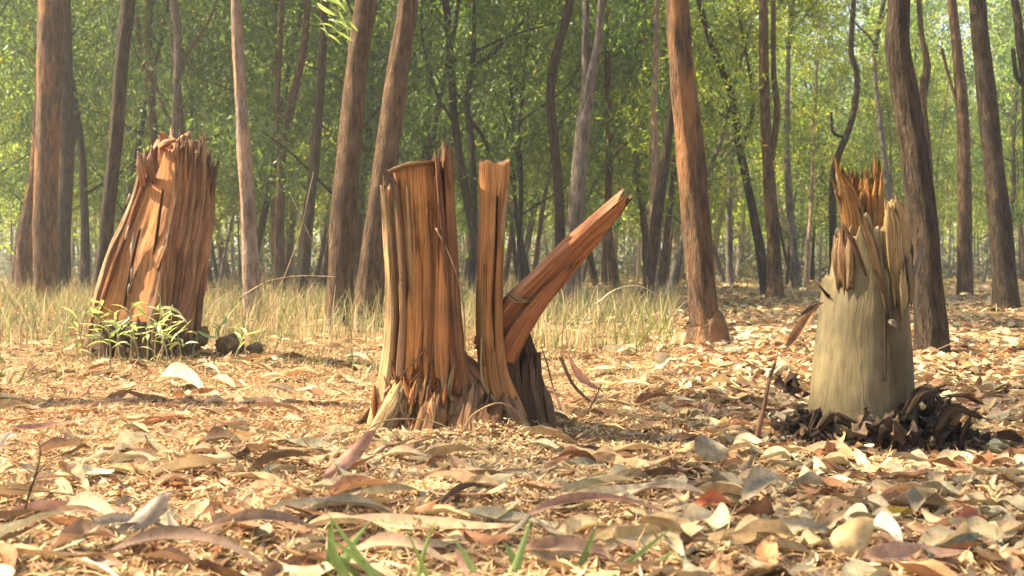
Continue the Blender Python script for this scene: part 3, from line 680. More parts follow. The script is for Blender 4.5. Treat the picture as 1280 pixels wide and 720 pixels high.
# ------------------------------------------------------------------ stump two: split into slabs with a slanting plank
def stump_split():
    D = 2.76; S = D / FPX
    root = empty('split_tree_stump', (W(560, 545, D)[0], D + 0.05, float(gz(W(560, 545, D)[0], D))))
    tag(root, 'orange stump split into a sawn slab, an upright post and a slanting plank', 'stump')
    rng = np.random.default_rng(9)
    def body(name, tab, depth, dy, mat, colf, n=96, m=60, rough=0.05, top_tilt=0.0, capcol=None, sq=0.55, seed=0.0, jag=0.0, groove=0.06):
        pys = np.linspace(tab[0][0], tab[-1][0], m); rings, cols = [], []
        for py in pys:
            xl, xr = px_interp(tab, py, 1), px_interp(tab, py, 2); hw = (xr - xl) / 2; cx = (xl + xr) / 2
            dp = np.interp(py, [tab[0][0], tab[-1][0]], depth)
            r, c = [], []
            for j, t in enumerate(np.linspace(0, 2 * np.pi, n, endpoint=False)):
                a = np.sign(math.cos(t)) * abs(math.cos(t)) ** sq; b = np.sign(math.sin(t)) * abs(math.sin(t)) ** sq
                f = nz(a * 5 + seed, b * 5, py * 0.006) + 0.5 * nz(a * 16 + seed, b * 12, py * 0.012)
                k = 1 + groove * f; kk = 1 + rough * nz(a * 1.5 + seed, b * 1.5, py * 0.02)
                f0 = (py - tab[0][0]) / (tab[-1][0] - tab[0][0])
                lift = (top_tilt * a * hw + jag * nz(j * 0.5 + seed, 4.4) * 20) * max(0, 1 - f0 * 5)
                r.append(W(cx + a * hw * kk * (1 + groove * 0.5 * f), py + lift, D, dy + b * dp / 2 * S * k)); c.append(colf(a, b, py, f))
            rings.append(r); cols.append(c)
        return loft(name, np.array(rings)[::-1], mat, np.clip(np.array(cols)[::-1], 0.01, 1), (False, True), capcol)
    front = lambda y: -(np.interp(y, [208, 560], [52, 120]) / 2 * S)
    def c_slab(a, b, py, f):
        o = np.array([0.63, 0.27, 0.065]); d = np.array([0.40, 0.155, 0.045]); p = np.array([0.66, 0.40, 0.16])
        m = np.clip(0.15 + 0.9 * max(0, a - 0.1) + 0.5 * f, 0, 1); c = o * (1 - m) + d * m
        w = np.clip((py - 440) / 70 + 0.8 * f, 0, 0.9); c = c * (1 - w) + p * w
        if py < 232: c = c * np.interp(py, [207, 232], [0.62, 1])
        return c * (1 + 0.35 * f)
    tab = [(208, 492, 548), (240, 494, 551), (300, 498, 556), (360, 502, 561), (420, 500, 568), (455, 494, 576), (490, 483, 588), (525, 470, 602), (560, 462, 612)]
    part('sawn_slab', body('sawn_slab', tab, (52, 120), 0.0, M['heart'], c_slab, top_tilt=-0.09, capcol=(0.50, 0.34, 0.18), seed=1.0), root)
    for k in range(12):                                       # the face split into thin uneven slices
        x = 512 + 50 * (k + rng.random()) / 12; yt = rng.uniform(225, 330) if k % 3 else rng.uniform(340, 420); yb = rng.uniform(430, 520); w = rng.uniform(5, 13)
        dr = rng.uniform(-4, 4); pr = rng.uniform(-.003, .003)
        m_ = (x - 500) / 76; c = (np.array([0.62, 0.26, 0.065]) * (1 - m_) + np.array([0.42, 0.165, 0.05]) * m_) * rng.uniform(.7, 1.25)
        part('split_slice', plank('split_slice', [W(x + dr + (x - 535) * .12 * max(0, (y_ - 430) / 60), y_, D, front(y_) + pr) for y_ in np.linspace(yb, yt, 5)], np.array([w * .5, w, w * 1.1, w * .8, 1]) * S, rng.uniform(7, 14) * S, M['heart'], (rng.uniform(-.5, .3), -1, 0), c, n=12, m=30, rough=0.25, jag=(.03, .04), seed=200 + k * 3.3), root)
    for (P, w) in (([(545, 470), (541, 400), (538, 330), (537, 260)], (1, 3, 3, 1)), ([(560, 480), (557, 420), (554, 350)], (1, 3, 1)), ([(619, 440), (617, 380), (620, 320), (622, 250)], (1, 3, 3, 2)), ([(609, 400), (608, 330), (609, 280)], (1, 2.5, 1))):
        part('crack', plank('crack', [W(x, y, D, front(y) - .002 if x < 600 else -0.056) for x, y in P], np.array(w) * S, 3 * S, M['bark_strip'], (0, -1, 0), (0.07, 0.03, 0.015), n=8, m=26, rough=.3, seed=P[0][0]), root)
    # raised lip of the saw cut
    part('saw_lip', plank('saw_lip', [W(488, 217, D, -0.045), W(512, 209, D, -0.05), W(534, 206, D, -0.048), W(547, 205, D, -0.035)], np.array([3, 5, 4, 3]) * S, 6 * S, M['fray'], (0, -1, 0.6), (0.54, 0.34, 0.17), n=12, m=40, rough=1.0, seed=8), root)
    for (P, w, th, c, sd) in (
        ([(582, 500), (569, 400), (564, 300), (561, 240), (560, 196)], (20, 17, 15, 14, 11), 40, (0.30, 0.125, 0.045), 1),
        ([(572, 490), (559, 400), (553, 300), (549, 240), (546, 202)], (12, 10, 8, 8, 6), 50, (0.26, 0.10, 0.038), 2),
        ([(556, 470), (550, 380), (548, 300), (547, 225)], (12, 13, 9, 5), 56, (0.42, 0.18, 0.055), 3),
        ([(521, 450), (519, 380), (514, 300), (511, 235)], (9, 7, 6, 4), 58, (0.56, 0.33, 0.13), 4)):
        part('split_slice', plank('split_slice', [W(x, y, D, (front(y) + .006) if sd > 2 else front(y) * .55) for x, y in P], np.array(w) * S, (th if sd < 3 else 12) * S, M['heart'], (0.15, -1, 0), c, n=30, m=46, rough=0.10, jag=(0, 0.035), seed=sd * 4.4, colvar=0.35), root)
    for k in range(7):
        x = rng.uniform(545, 564); yt = rng.uniform(188, 204)
        part('splinter', plank('splinter', [W(x, 240, D, rng.uniform(-.03, .03)), W(x + 1, yt + 15, D, 0), W(x + rng.uniform(-2, 2), yt, D, 0.0)], np.array([6, 5, 1]) * S, 3 * S, M['fray'], (0, -1, 0), (0.3, 0.15, 0.07), n=8, m=12, rough=0.3, jag=(0, .02), seed=k), root)
    P = [(476, 535), (483, 495), (491, 440), (494, 380), (490, 300), (485, 238)]
    part('sapwood_strip', plank('sapwood_strip', [W(x, y, D, front(y) * .8) for x, y in P], np.array([26, 22, 15, 11, 9, 7]) * S, 18 * S, M['heart'], (-0.5, -1, 0), (0.78, 0.49, 0.22), n=26, m=60, rough=0.2, jag=(0.02, 0.03), seed=12, colvar=0.3), root)
    P = [(505, 470), (509, 390), (505, 300), (499, 232)]
    part('split_slice', plank('split_slice', [W(x, y, D, front(y)) for x, y in P], np.array([10, 8, 7, 4]) * S, 12 * S, M['heart'], (-0.3, -1, 0), (0.34, 0.17, 0.07), n=14, m=40, rough=0.2, seed=15), root)
    # upright post
    P = [(642, 556), (632, 515), (618, 465), (612, 400), (614, 330), (617, 260), (618, 206)]
    part('upright_post', plank('upright_post', [W(x, y, D, -0.03) for x, y in P], np.array([52, 44, 34, 29, 30, 32, 33]) * S, np.array([46, 40, 34, 30, 28, 28, 26]) * S, M['heart'], (0.25, -1, 0), (0.52, 0.225, 0.065), n=44, m=70, rough=0.14, jag=(0, 0.012), seed=21, colvar=0.4, capcol=(0.30, 0.16, 0.08)), root)
    for (P, w, c, dy) in (([(627, 310), (630, 275), (634, 240)], (2, 5, 2), (0.6, 0.42, 0.24), -0.062), ([(603, 420), (604, 470), (622, 500), (645, 515), (657, 546)], (2, 3, 4, 4, 2), (0.64, 0.44, 0.2), -0.078),
                       ([(606, 330), (604, 400), (606, 450)], (3, 5, 4), (0.5, 0.27, 0.1), -0.06), ([(580, 480), (577, 420), (572, 350), (568, 290)], (3, 4, 4, 2), (0.55, 0.33, 0.14), -0.05)):
        part('pale_fibre', plank('pale_fibre', [W(x, y, D, dy) for x, y in P], np.array(w) * S, 4 * S, M['fray'], (0, -1, 0), c, n=10, m=36, rough=0.3, seed=P[0][0]), root)
    # slanting plank and its torn underside
    P = [(618, 436), (650, 388), (694, 338), (738, 290), (775, 250)]
    part('slanting_plank', plank('slanting_plank', [W(x, y, D, 0.02 - 0.03 * i) for i, (x, y) in enumerate(P)], np.array([58, 46, 37, 28, 11]) * S, np.array([26, 24, 20, 18, 15]) * S, M['heart'], (0.35, -1, -0.45), (0.50, 0.195, 0.07), n=40, m=70, rough=0.15, jag=(0.02, 0.05), seed=31, colvar=0.35, sq=0.3, capcol=(0.4, 0.25, 0.15)), root)
    P = [(630, 452), (655, 405), (684, 366), (712, 334)]
    part('torn_underside', plank('torn_underside', [W(x, y, D, -0.02 - 0.02 * i) for i, (x, y) in enumerate(P)], np.array([30, 24, 16, 5]) * S, np.array([14, 12, 9, 5]) * S, M['heart'], (0.2, -1, -0.2), (0.44, 0.165, 0.06), n=26, m=40, rough=0.2, jag=(0.02, 0.05), seed=33, colvar=0.4), root)
    P = [(634, 366), (645, 374), (662, 376)]
    part('splinter', plank('splinter', [W(x, y, D, -0.05) for x, y in P], np.array([4, 7, 3]) * S, 5 * S, M['fray'], (0, -1, 0), (0.55, 0.36, 0.18), n=10, m=16, rough=0.3, seed=36), root)
    # dark bark block behind
    def c_bark(a, b, py, f): return np.array([0.17, 0.1, 0.06]) * (1 + 0.9 * f)
    tabb = [(418, 622, 664), (445, 626, 674), (480, 630, 680), (515, 634, 688), (560, 636, 696)]
    part('dark_bark', body('dark_bark', tabb, (50, 80), 0.05, M['bark_strip'], c_bark, n=80, m=44, rough=0.25, seed=40, jag=1.0, groove=0.25), root)
    for k in range(7):
        x = 640 + k * 6 + rng.uniform(-6, 6); dd = 0.02 + 0.005 * k
        part('bark_strip', plank('bark_strip', [W(x + 12, 548, D, dd - 0.06), W(x + 5, 500, D, dd - 0.05), W(x - 2 + rng.uniform(-12, 8), rng.uniform(425, 490), D, dd - 0.04)], np.array([14, 12, 7]) * S, 10 * S, M['bark_strip'], (0.4, -1, 0), np.array([0.17, 0.1, 0.06]) * rng.uniform(0.5, 1.5), n=12, m=24, rough=0.35, jag=(.01, .02), seed=k * 2.3), root)
    # flared foot
    def c_foot(a, b, py, f):
        o = np.array([0.56, 0.25, 0.075]); p = np.array([0.66, 0.43, 0.17]); d = np.array([0.42, 0.20, 0.085])
        m = np.clip(0.35 - 0.6 * a + 0.8 * f, 0, 1); c = p * m + (o if a < 0.15 else d) * (1 - m); return c * (1 + 0.4 * f)
    tabf = [(440, 512, 580), (462, 500, 606), (480, 488, 628), (510, 474, 645), (540, 464, 658), (575, 452, 668)]
    part('root_foot', body('root_foot', tabf, (50, 175), 0.0, M['heart'], c_foot, n=110, m=40, rough=0.22, seed=50, groove=0.14, sq=0.8), root)
    for k in range(120):
        x = rng.uniform(474, 570); yb = rng.uniform(462, 552); h = rng.uniform(8, 38); dd = -0.094 - 0.075 * (yb - 460) / 100 + max(0, abs(x - 535) - 25) * 0.0009
        c = np.array([(0.68, 0.38, 0.14), (0.62, 0.25, 0.075), (0.52, 0.19, 0.055), (0.76, 0.5, 0.25), (0.40, 0.15, 0.055)][k % 5]) * rng.uniform(0.8, 1.15)
        xt = x + (535 - x) * 0.1 + rng.uniform(-14, 14)
        part('torn_fibre', plank('torn_fibre', [W(x, yb, D, dd), W((x + xt) / 2 + rng.uniform(-2, 2), yb - h / 2, D, dd + 0.01), W(xt, yb - h, D, dd + 0.0006 * h)], np.array([rng.uniform(2, 6), rng.uniform(3, 7), 1.2]) * S, rng.uniform(3, 8) * S, M['fray'], (rng.uniform(-.4, .4), -1, 0.2), c, n=8, m=12, rough=0.35, jag=(0.01, 0.01), seed=k * 1.9), root)
    for k, (P, w, d_, c) in enumerate((                     # gnarled roots running out into the litter
        ([(512, 470), (492, 515), (474, 545), (446, 572)], (20, 28, 26, 12), (-.085, -.13, -.16, -.18), (0.66, 0.45, 0.2)),
        ([(548, 490), (540, 530), (528, 558), (512, 582)], (22, 32, 30, 14), (-.10, -.15, -.19, -.23), (0.54, 0.28, 0.12)),
        ([(590, 480), (588, 525), (592, 556), (600, 582)], (22, 34, 38, 20), (-.07, -.13, -.17, -.21), (0.48, 0.27, 0.13)),
        ([(632, 500), (644, 532), (662, 554), (690, 568)], (26, 34, 28, 12), (-.05, -.09, -.11, -.11), (0.42, 0.24, 0.12)),
        ([(497, 478), (478, 505), (462, 524), (440, 534)], (14, 20, 18, 9), (-.04, -.05, -.05, -.05), (0.4, 0.25, 0.13)))):
        part('root', plank('root', [W(x, y, D, e) for (x, y), e in zip(P, d_)], np.array(w) * S, np.array(w) * .85 * S, M['fray'], (0, -1, .3), c, n=34, m=46, rough=.34, jag=(.04, .02), seed=60 + k * 7.7, sq=.75, colvar=.5), root)
    for (x, y, w, h, c, dd) in ((487, 527, 24, 28, (0.76, 0.64, 0.42), -0.15), (512, 505, 20, 34, (0.72, 0.48, 0.2), -0.13), (548, 512, 26, 44, (0.62, 0.36, 0.15), -0.135), (500, 478, 14, 40, (0.74, 0.52, 0.24), -0.105), (505, 545, 22, 18, (0.34, 0.16, 0.13), -0.17), (496, 552, 16, 14, (0.22, 0.09, 0.08), -0.17), (527, 548, 26, 22, (0.48, 0.26, 0.16), -0.165), (604, 540, 44, 46, (0.42, 0.23, 0.11), -0.145), (640, 552, 36, 30, (0.42, 0.23, 0.12), -0.135), (577, 545, 26, 44, (0.52, 0.29, 0.13), -0.155), (470, 548, 18, 16, (0.2, 0.12, 0.07), -0.12)):
        part('root_lump', plank('root_lump', [W(x - 3, y + h * 0.6, D, dd + .012), W(x, y, D, dd + .012), W(x + 5, y - h * 0.5, D, dd + 0.03), W(x + 9, y - h * 0.8, D, dd + 0.045)], np.array([w * 1.1, w, w * .8, w * 0.5]) * S, np.array([w * 0.8, w * 0.8, w * .6, w * 0.3]) * S, M['fray'], (rng.uniform(-.4, .4), -1, 0.2), np.array(c) * [.95, .85, .75], n=28, m=26, rough=0.55, jag=(0.01, 0.06), seed=x * 0.37, sq=0.6, colvar=.5), root)
stump_split()

# ------------------------------------------------------------------ stump three: pale, snapped, with splintered top
def stump_pale():
    D = 2.75; S = D / FPX
    root = empty('broken_tree_stump', (W(1078, 545, D)[0], D, float(gz(W(1078, 545, D)[0], D))))
    tag(root, 'pale smooth olive stump snapped off with a splintered orange top', 'stump')
    rng = np.random.default_rng(15)
    tab = [(200, 1046, 1124), (300, 1039, 1129), (345, 1035, 1132), (400, 1027, 1135), (450, 1020, 1138), (500, 1015, 1141), (530, 1013, 1143), (575, 1008, 1147)]
    def rad(py): return (px_interp(tab, py, 2) - px_interp(tab, py, 1)) / 2, (px_interp(tab, py, 2) + px_interp(tab, py, 1)) / 2
    # inner wood
    rings, cols = [], []; n = 90
    for i, py in enumerate(np.linspace(575, 285, 50)):
        hw, cx = rad(py); r, c = [], []
        for j, t in enumerate(np.linspace(0, 2 * np.pi, n, endpoint=False)):
            f = nz(math.cos(t) * 8, math.sin(t) * 8, py * 0.01); k = 0.93 * (1 + 0.03 * f)
            jag = (24 * nz(math.cos(t) * 2.5, math.sin(t) * 2.5, 2) + 16 * nz(j * 0.7, 8)) * max(0, (i - 35) / 14)
            r.append(W(cx + math.cos(t) * hw * k, py + jag + 14 * max(0, math.cos(t) * -1) * max(0, (i - 35) / 14), D, math.sin(t) * hw * S * k)); c.append(np.array([0.56, 0.42, 0.22]) * (1 + 0.3 * f))
        rings.append(r); cols.append(c)
    part('inner_wood', loft('inner_wood', np.array(rings), M['heart'], np.array(cols), (False, True), (0.5, 0.3, 0.12)), root)
    # bark shells: angle measured from straight at the camera, + to the right
    def shell(name, a0, a1, tops, thick=0.006, off=0.0, col=(0.33, 0.275, 0.145), seed=0.0, jag=4.0, lean=0.0):
        na, nh = 60, 60; V = {}
        out_, inn = [], []; cols = []
        for i in range(nh):
            for j in range(na):
                a = R(a0 + (a1 - a0) * j / (na - 1)); yt = np.interp(math.degrees(a), [t[0] for t in tops], [t[1] for t in tops]) + jag * nz(j * 0.6 + seed, 2.2)
                v = i / (nh - 1); py = 570 + (yt - 570) * v
                hw, cx = rad(py)
                f = 0.02 * nz(math.sin(a) * 2 + seed, py * 0.01) + 0.006 * nz(math.sin(a) * 14, py * 0.05, seed)
                o = off + lean * v ** 3
                for lst, k in ((out_, 0.0), (inn, thick)):
                    rr = hw * S * (1 + f) + o - k
                    base = W(cx, py, D); lst.append(base + np.array([math.sin(a) * rr, -math.cos(a) * rr, 0]))
                edge = 1.0 if v < 0.97 else 1.35
                mott = 1 + 0.32 * nz(math.sin(a) * 3 + seed, py * 0.016, 5) + 0.22 * nz(math.sin(a) * 9, py * 0.04, 9)
                c = np.array(col) * mott * edge
                g = np.clip(nz(math.sin(a) * 1.7 + 4, py * 0.008, seed) * 1.2 + 0.2, 0, 1); c = c * (1 - 0.35 * g) + np.array([0.23, 0.195, 0.115]) * 0.35 * g
                cols.append(c)
        N = na * nh; F = ring_faces(nh, na, closed=False); Fi = F[:, ::-1] + N
        idx = np.arange(N).reshape(nh, na)
        loop = np.concatenate([idx[0, :], idx[1:, -1], idx[-1, -2::-1], idx[-2:0:-1, 0]])
        nx = np.roll(loop, -1); Fe = np.stack([nx, loop, loop + N, nx + N], -1)
        Vv = np.vstack([out_, inn]); Cc = np.vstack([cols, np.array(cols) * [1.25, 1.05, 0.8]])
        aa = np.tile(np.linspace(R(a0), R(a1), na) * 0.11, nh); vv = np.array([p[2] for p in out_])
        uv = np.tile(np.stack([aa, vv], -1), (2, 1))
        part(name, mk_mesh(name, Vv, np.vstack([F, Fi, Fe]), M['smooth_bark'], np.clip(Cc, 0, 1), uv), root)
    shell('bark_shell', -112, 14, [(-112, 352), (-80, 344), (-60, 346), (-46, 340), (-38, 330), (-32, 300), (-26, 280), (-19, 266), (-11, 276), (-3, 304), (5, 330), (14, 350)], seed=1.0, off=0.004, lean=0.004, col=(0.165, 0.13, 0.064))  # bark darker than the back shell: standing shade put into its colour
    shell('bark_shell', 8, 118, [(8, 392), (14, 356), (20, 336), (26, 348), (32, 316), (38, 298), (48, 316), (58, 326), (66, 304), (76, 318), (90, 330), (118, 370)], seed=4.0, off=0.0, col=(0.128, 0.098, 0.045), jag=7)  # shaded side, a still darker version of the same bark colour
    shell('bark_shell', 112, 250, [(112, 370), (150, 300), (200, 320), (250, 420)], seed=8.0, off=0.001, jag=9)
    # brown torn edge of the tall bark tongue
    part('bark_tongue', plank('bark_tongue', [W(1090, 392, D, -0.118), W(1081, 350, D, -0.119), W(1071, 310, D, -0.114), W(1064, 285, D, -0.106), W(1059, 264, D, -0.095)], np.array([2, 7, 11, 10, 3]) * S, 4 * S, M['bark_strip'], (-0.25, -1, 0.1), (0.22, 0.13, 0.06), n=30, m=40, rough=0.22, jag=(.02, .03), seed=3, sq=0.35), root)
    for k in range(4):                                        # crumbled knob of torn wood on the side
        x = 1038 + 3.2 * k + rng.uniform(-1, 1); yt = 294 + rng.uniform(-6, 8); yb = 352 + rng.uniform(-4, 6); dd = -0.045 - 0.008 * k
        part('splinter', plank('splinter', [W(x + 2, yb, D, dd - .012), W(x + rng.uniform(-2, 2), (yt + yb) / 2, D, dd - .012), W(x + rng.uniform(-3, 5), yt, D, dd)], np.array([9, 10, 7]) * S, rng.uniform(4, 8) * S, M['fray'], (rng.uniform(-.6, .2), -1, .1), np.array([(0.56, 0.36, 0.18), (0.5, 0.29, 0.14), (0.4, 0.22, 0.1)][k % 3]), n=16, m=20, rough=0.5, jag=(.04, .05), seed=k * 6.1), root)
    part('bark_strip', plank('bark_strip', [W(1064, 345, D, -0.118), W(1054, 318, D, -0.11), W(1044, 288, D, -0.09)], np.array([2, 5, 4]) * S, 5 * S, M['bark_strip'], (-.3, -1, 0), (0.13, 0.065, 0.035), n=12, m=20, rough=0.3, jag=(.01, .02), seed=6), root)
    part('twig_stub', plank('twig_stub', [W(1034, 372, D, -0.03), W(1028, 367, D, -0.035), W(1020, 358, D, -0.04)], np.array([6, 4, 1.5]) * S, 5 * S, M['bark_strip'], (-.3, -1, 0.2), (0.13, 0.09, 0.055), n=12, m=14, rough=0.25, seed=13), root)
    # pale torn panels
    for (P, w, th, c, dy) in (([(1104, 372), (1103, 330), (1101, 285), (1098, 262)], (6, 20, 20, 9), 10, (0.64, 0.42, 0.17), -0.085),
                              ([(1116, 340), (1116, 305), (1112, 270), (1106, 255)], (8, 20, 22, 12), 10, (0.68, 0.47, 0.21), -0.07), ([(1127, 320), (1127, 295), (1122, 270)], (8, 10, 6), 9, (0.52, 0.33, 0.16), -0.03),
                              ([(1108, 392), (1112, 372), (1110, 345)], (3, 10, 8), 5, (0.58, 0.42, 0.2), -0.1), ([(1122, 375), (1124, 352), (1121, 330)], (3, 8, 8), 5, (0.5, 0.36, 0.2), -0.085), ([(1132, 345), (1134, 315), (1131, 292)], (4, 7, 3), 6, (0.3, 0.17, 0.09), -0.02)):
        part('torn_panel', plank('torn_panel', [W(x, y, D, dy) for x, y in P], np.array(w) * S, th * S, M['fray'], (0.3, -1, 0), c, n=24, m=28, rough=0.2, jag=(.03, .03), seed=P[0][0] * .7), root)
    # splintered orange crown of torn fibres
    for k, (P, w, c) in enumerate((([(1070, 330), (1062, 280), (1054, 245), (1046, 218)], (30, 28, 20, 5), (0.58, 0.28, 0.085)), ([(1084, 330), (1082, 280), (1082, 245), (1083, 226)], (32, 30, 22, 8), (0.62, 0.33, 0.11)), ([(1094, 320), (1094, 280), (1094, 245), (1094, 215)], (22, 20, 13, 4), (0.60, 0.29, 0.085)), ([(1074, 320), (1070, 270), (1068, 240), (1066, 224)], (26, 26, 18, 6), (0.55, 0.25, 0.07)))):
        part('torn_wedge', plank('torn_wedge', [W(x, y, D, -.035 + .012 * k) for x, y in P], np.array(w) * S, 12 * S, M['fray'], (-.3 + .25 * k, -1, 0), c, n=34, m=34, rough=.22, jag=(0, .06), seed=k * 8.3, colvar=.35), root)
    for k in range(34):
        q = rng.random(); xb = 1056 + 40 * q + rng.uniform(-5, 5); xt = 1041 + 58 * q + rng.uniform(-3, 3)
        peak = 213 + 15 * abs(math.sin(q * 9.5 + 0.4)) + 6 * q; yt = peak + rng.uniform(0, 1) ** 2 * 34; yb = rng.uniform(285, 335); dd = rng.uniform(-0.05, 0.04)
        c = np.array([(0.62, 0.32, 0.10), (0.66, 0.38, 0.14), (0.52, 0.24, 0.07), (0.68, 0.48, 0.22)][int(rng.choice(4, p=[.4, .27, .2, .13]))])
        w = rng.uniform(7, 14); ym = yb + (yt - yb) * 0.62; xm = xb + (xt - xb) * 0.55
        part('splinter', plank('splinter', [W(xb, yb, D, dd), W((xb + xm) / 2, (yb + ym) / 2, D, dd), W(xm, ym, D, dd), W(xt, yt, D, dd + rng.uniform(-.025, .02))], np.array([w, w, w * 0.75, 1.5]) * S, rng.uniform(2.5, 4.5) * S, M['fray'], (rng.uniform(-.9, .9), -1, 0), c * rng.uniform(.8, 1.1), n=12, m=20, rough=0.3, jag=(0, 0.045), seed=k * 2.7), root)
    part('white_sliver', plank('white_sliver', [W(1134, 352, D, -0.03), W(1138, 336, D, -0.04), W(1142, 318, D, -0.05)], np.array([5, 7, 1.5]) * S, 3 * S, M['fray'], (0, -1, 0), (0.7, 0.66, 0.58), n=10, m=14, rough=0.25, seed=77), root)
    part('white_sliver', plank('white_sliver', [W(1089, 398, D, -0.128), W(1093, 400, D, -0.13), W(1098, 404, D, -0.125)], np.array([3, 8, 3]) * S, 3 * S, M['fray'], (0, -1, 0.3), (0.66, 0.55, 0.4), n=10, m=10, rough=0.25, seed=79), root)
    part('bark_crack', plank('bark_crack', [W(1086, 470, D, -0.117), W(1087, 410, D, -0.117), W(1087, 360, D, -0.115)], np.array([1.5, 3.5, 3]) * S, 3 * S, M['bark_strip'], (0, -1, 0), (0.08, 0.055, 0.03), n=8, m=24, rough=0.3, seed=81), root)
stump_pale()

# ------------------------------------------------------------------ litter: dead leaves
rl = np.random.default_rng(11)
TPL = [leaf_tpl(9, 3, falc=f, bend=b, curl=c, fold=fo, wob=w, seed=i) for i, (f, b, c, fo, w) in enumerate(((.06, .06, .25, .0, .06), (-.09, .10, -.2, .1, .08), (.12, -.05, .35, 0, .1), (-.04, .14, .1, .15, .05), (.0, .03, -.3, .05, .12), (.08, -.09, .2, .2, .07), (-.12, .05, .45, 0, .05), (.03, .18, .15, .1, .1)))]
TPM = [leaf_tpl(5, 3, falc=f, bend=b, curl=c, seed=i) for i, (f, b, c) in enumerate(((.08, .08, .25), (-.1, .1, -.25), (.04, -.08, .4), (-.05, .15, .1)))]
TPS = [leaf_tpl(4, 2, falc=.08, bend=.1), leaf_tpl(4, 2, falc=-.08, bend=-.08)]
STUMPS = ((W(180, 455, 5.0)[0], 5.05, 0.21), (W(560, 545, 2.76)[0], 2.78, 0.19), (W(1078, 545, 2.75)[0], 2.75, 0.125))
def clear_of_stumps(x, y, pad=0.0):
    k = np.ones(len(x), bool)
    for a, b, r in STUMPS: k &= (x - a) ** 2 + (y - b) ** 2 > (r + pad) ** 2
    return k
def litter_cols(n, u, rng):
    c = DEAD[rng.choice(len(DEAD), n, p=DEADP)] * rng.uniform(0.75, 1.2, n)[:, None]
    right = np.clip((u - 780) / 120, 0, 1)[:, None]           # paler, yellower leaves under the far trees
    warm = np.array([1.04, 0.98, 0.92]); pale = np.array([1.2, 1.18, 1.14])
    return np.clip(c * (warm * (1 - right) + pale * right), 0, 0.75)
def litter_layer(n, d0, d1, tpls, Lr, Wr, zr, tilt, umin=-60, umax=1340, power=1.0):
    f = rl.random(n); D = np.sqrt(d0 ** 2 + (d1 ** 2 - d0 ** 2) * f)
    u = rl.uniform(umin, umax, n); x = (u - 640) / FPX * D
    k = clear_of_stumps(x, D, -0.03); x, D, u = x[k], D[k], u[k]; n = len(x)
    r = np.clip((u - 780) / 120, 0, 1)
    k = rl.random(n) < np.where(D < 2.3, 0.5, 0.24) * (1 - r) + r; x, D, u, r = x[k], D[k], u[k], r[k]; n = len(x)
    L = rl.uniform(*Lr, n) * (1 - 0.36 * r); Wd = rl.uniform(*Wr, n) * (1 + 0.15 * r)
    pos = np.stack([x, D, gz(x, D) + rl.uniform(*zr, n)], -1)
    yaw = np.where(rl.random(n) < 0.6 * (1 - r), rl.normal(0, .45, n), rl.uniform(0, 6.283, n))
    return scatter(tpls, pos, L, Wd, yaw, rl.normal(0, tilt, n), rl.normal(0, tilt * 1.3, n), litter_cols(n, u, rl), rl)
geo = [litter_layer(4600, 1.25, 3.4, TPL, (.08, .17), (.016, .04), (.003, .02), 0.16),
       litter_layer(9500, 3.2, 6.5, TPM, (.08, .17), (.02, .042), (.003, .022), 0.2),
       litter_layer(13000, 6.3, 16, TPS, (.09, .17), (.025, .05), (.004, .03), 0.25),
       litter_layer(9000, 15, 40, TPS, (.14, .25), (.05, .09), (.004, .04), 0.25)]
V = []; F = []; C = []; off = 0
for v, f, c in geo:
    V.append(v); F.append(f + off); C.append(c); off += len(v)
o = ob('leaf_litter', mk_mesh('leaf_litter', np.vstack(V), np.vstack(F), M['dead_leaf'], np.vstack(C)))
tag(o, 'dense carpet of dry fallen leaves over the forest floor', 'leaf litter', kind='stuff')

# crumbs of bark, straw and sawdust between the leaves
def crumbs():
    n = 150000; D = np.sqrt(rl.uniform(1.25 ** 2, 6.5 ** 2, n)); D = np.where(rl.random(n) < 0.5, rl.uniform(1.3, 3.8, n), D)
    u = rl.uniform(-40, 1320, n); u = np.where((u > 850) & (rl.random(n) < .6), rl.uniform(-40, 850, n), u); x = (u - 640) / FPX * D
    k = clear_of_stumps(x, D, -0.05); x, D, u = x[k], D[k], u[k]; n = len(x)
    L = rl.uniform(.008, .04, n); Wd = rl.uniform(.0018, .006, n); str_ = rl.random(n) < 0.22; L[str_] *= 2.4; Wd[str_] *= 0.5
    pos = np.stack([x, D, gz(x, D) + rl.uniform(.004, .026, n)], -1)
    col = np.array([(0.56, 0.38, 0.19), (0.48, 0.31, 0.15), (0.36, 0.2, 0.1), (0.62, 0.46, 0.25), (0.25, 0.14, 0.08)])[rl.integers(0, 5, n)] * rl.uniform(0.8, 1.15, n)[:, None]
    v, f, c = scatter([leaf_tpl(3, 2, bend=.1, curl=.3), leaf_tpl(3, 2, bend=-.1)], pos, L, Wd, rl.uniform(0, 6.3, n), rl.normal(0, .35, n), rl.normal(0, .5, n), col, rl)
    o = ob('bark_debris', mk_mesh('bark_debris', v, f, M['dead_leaf'], c)); tag(o, 'fine crumbs of bark and straw between the leaves', 'debris', kind='stuff')
crumbs()
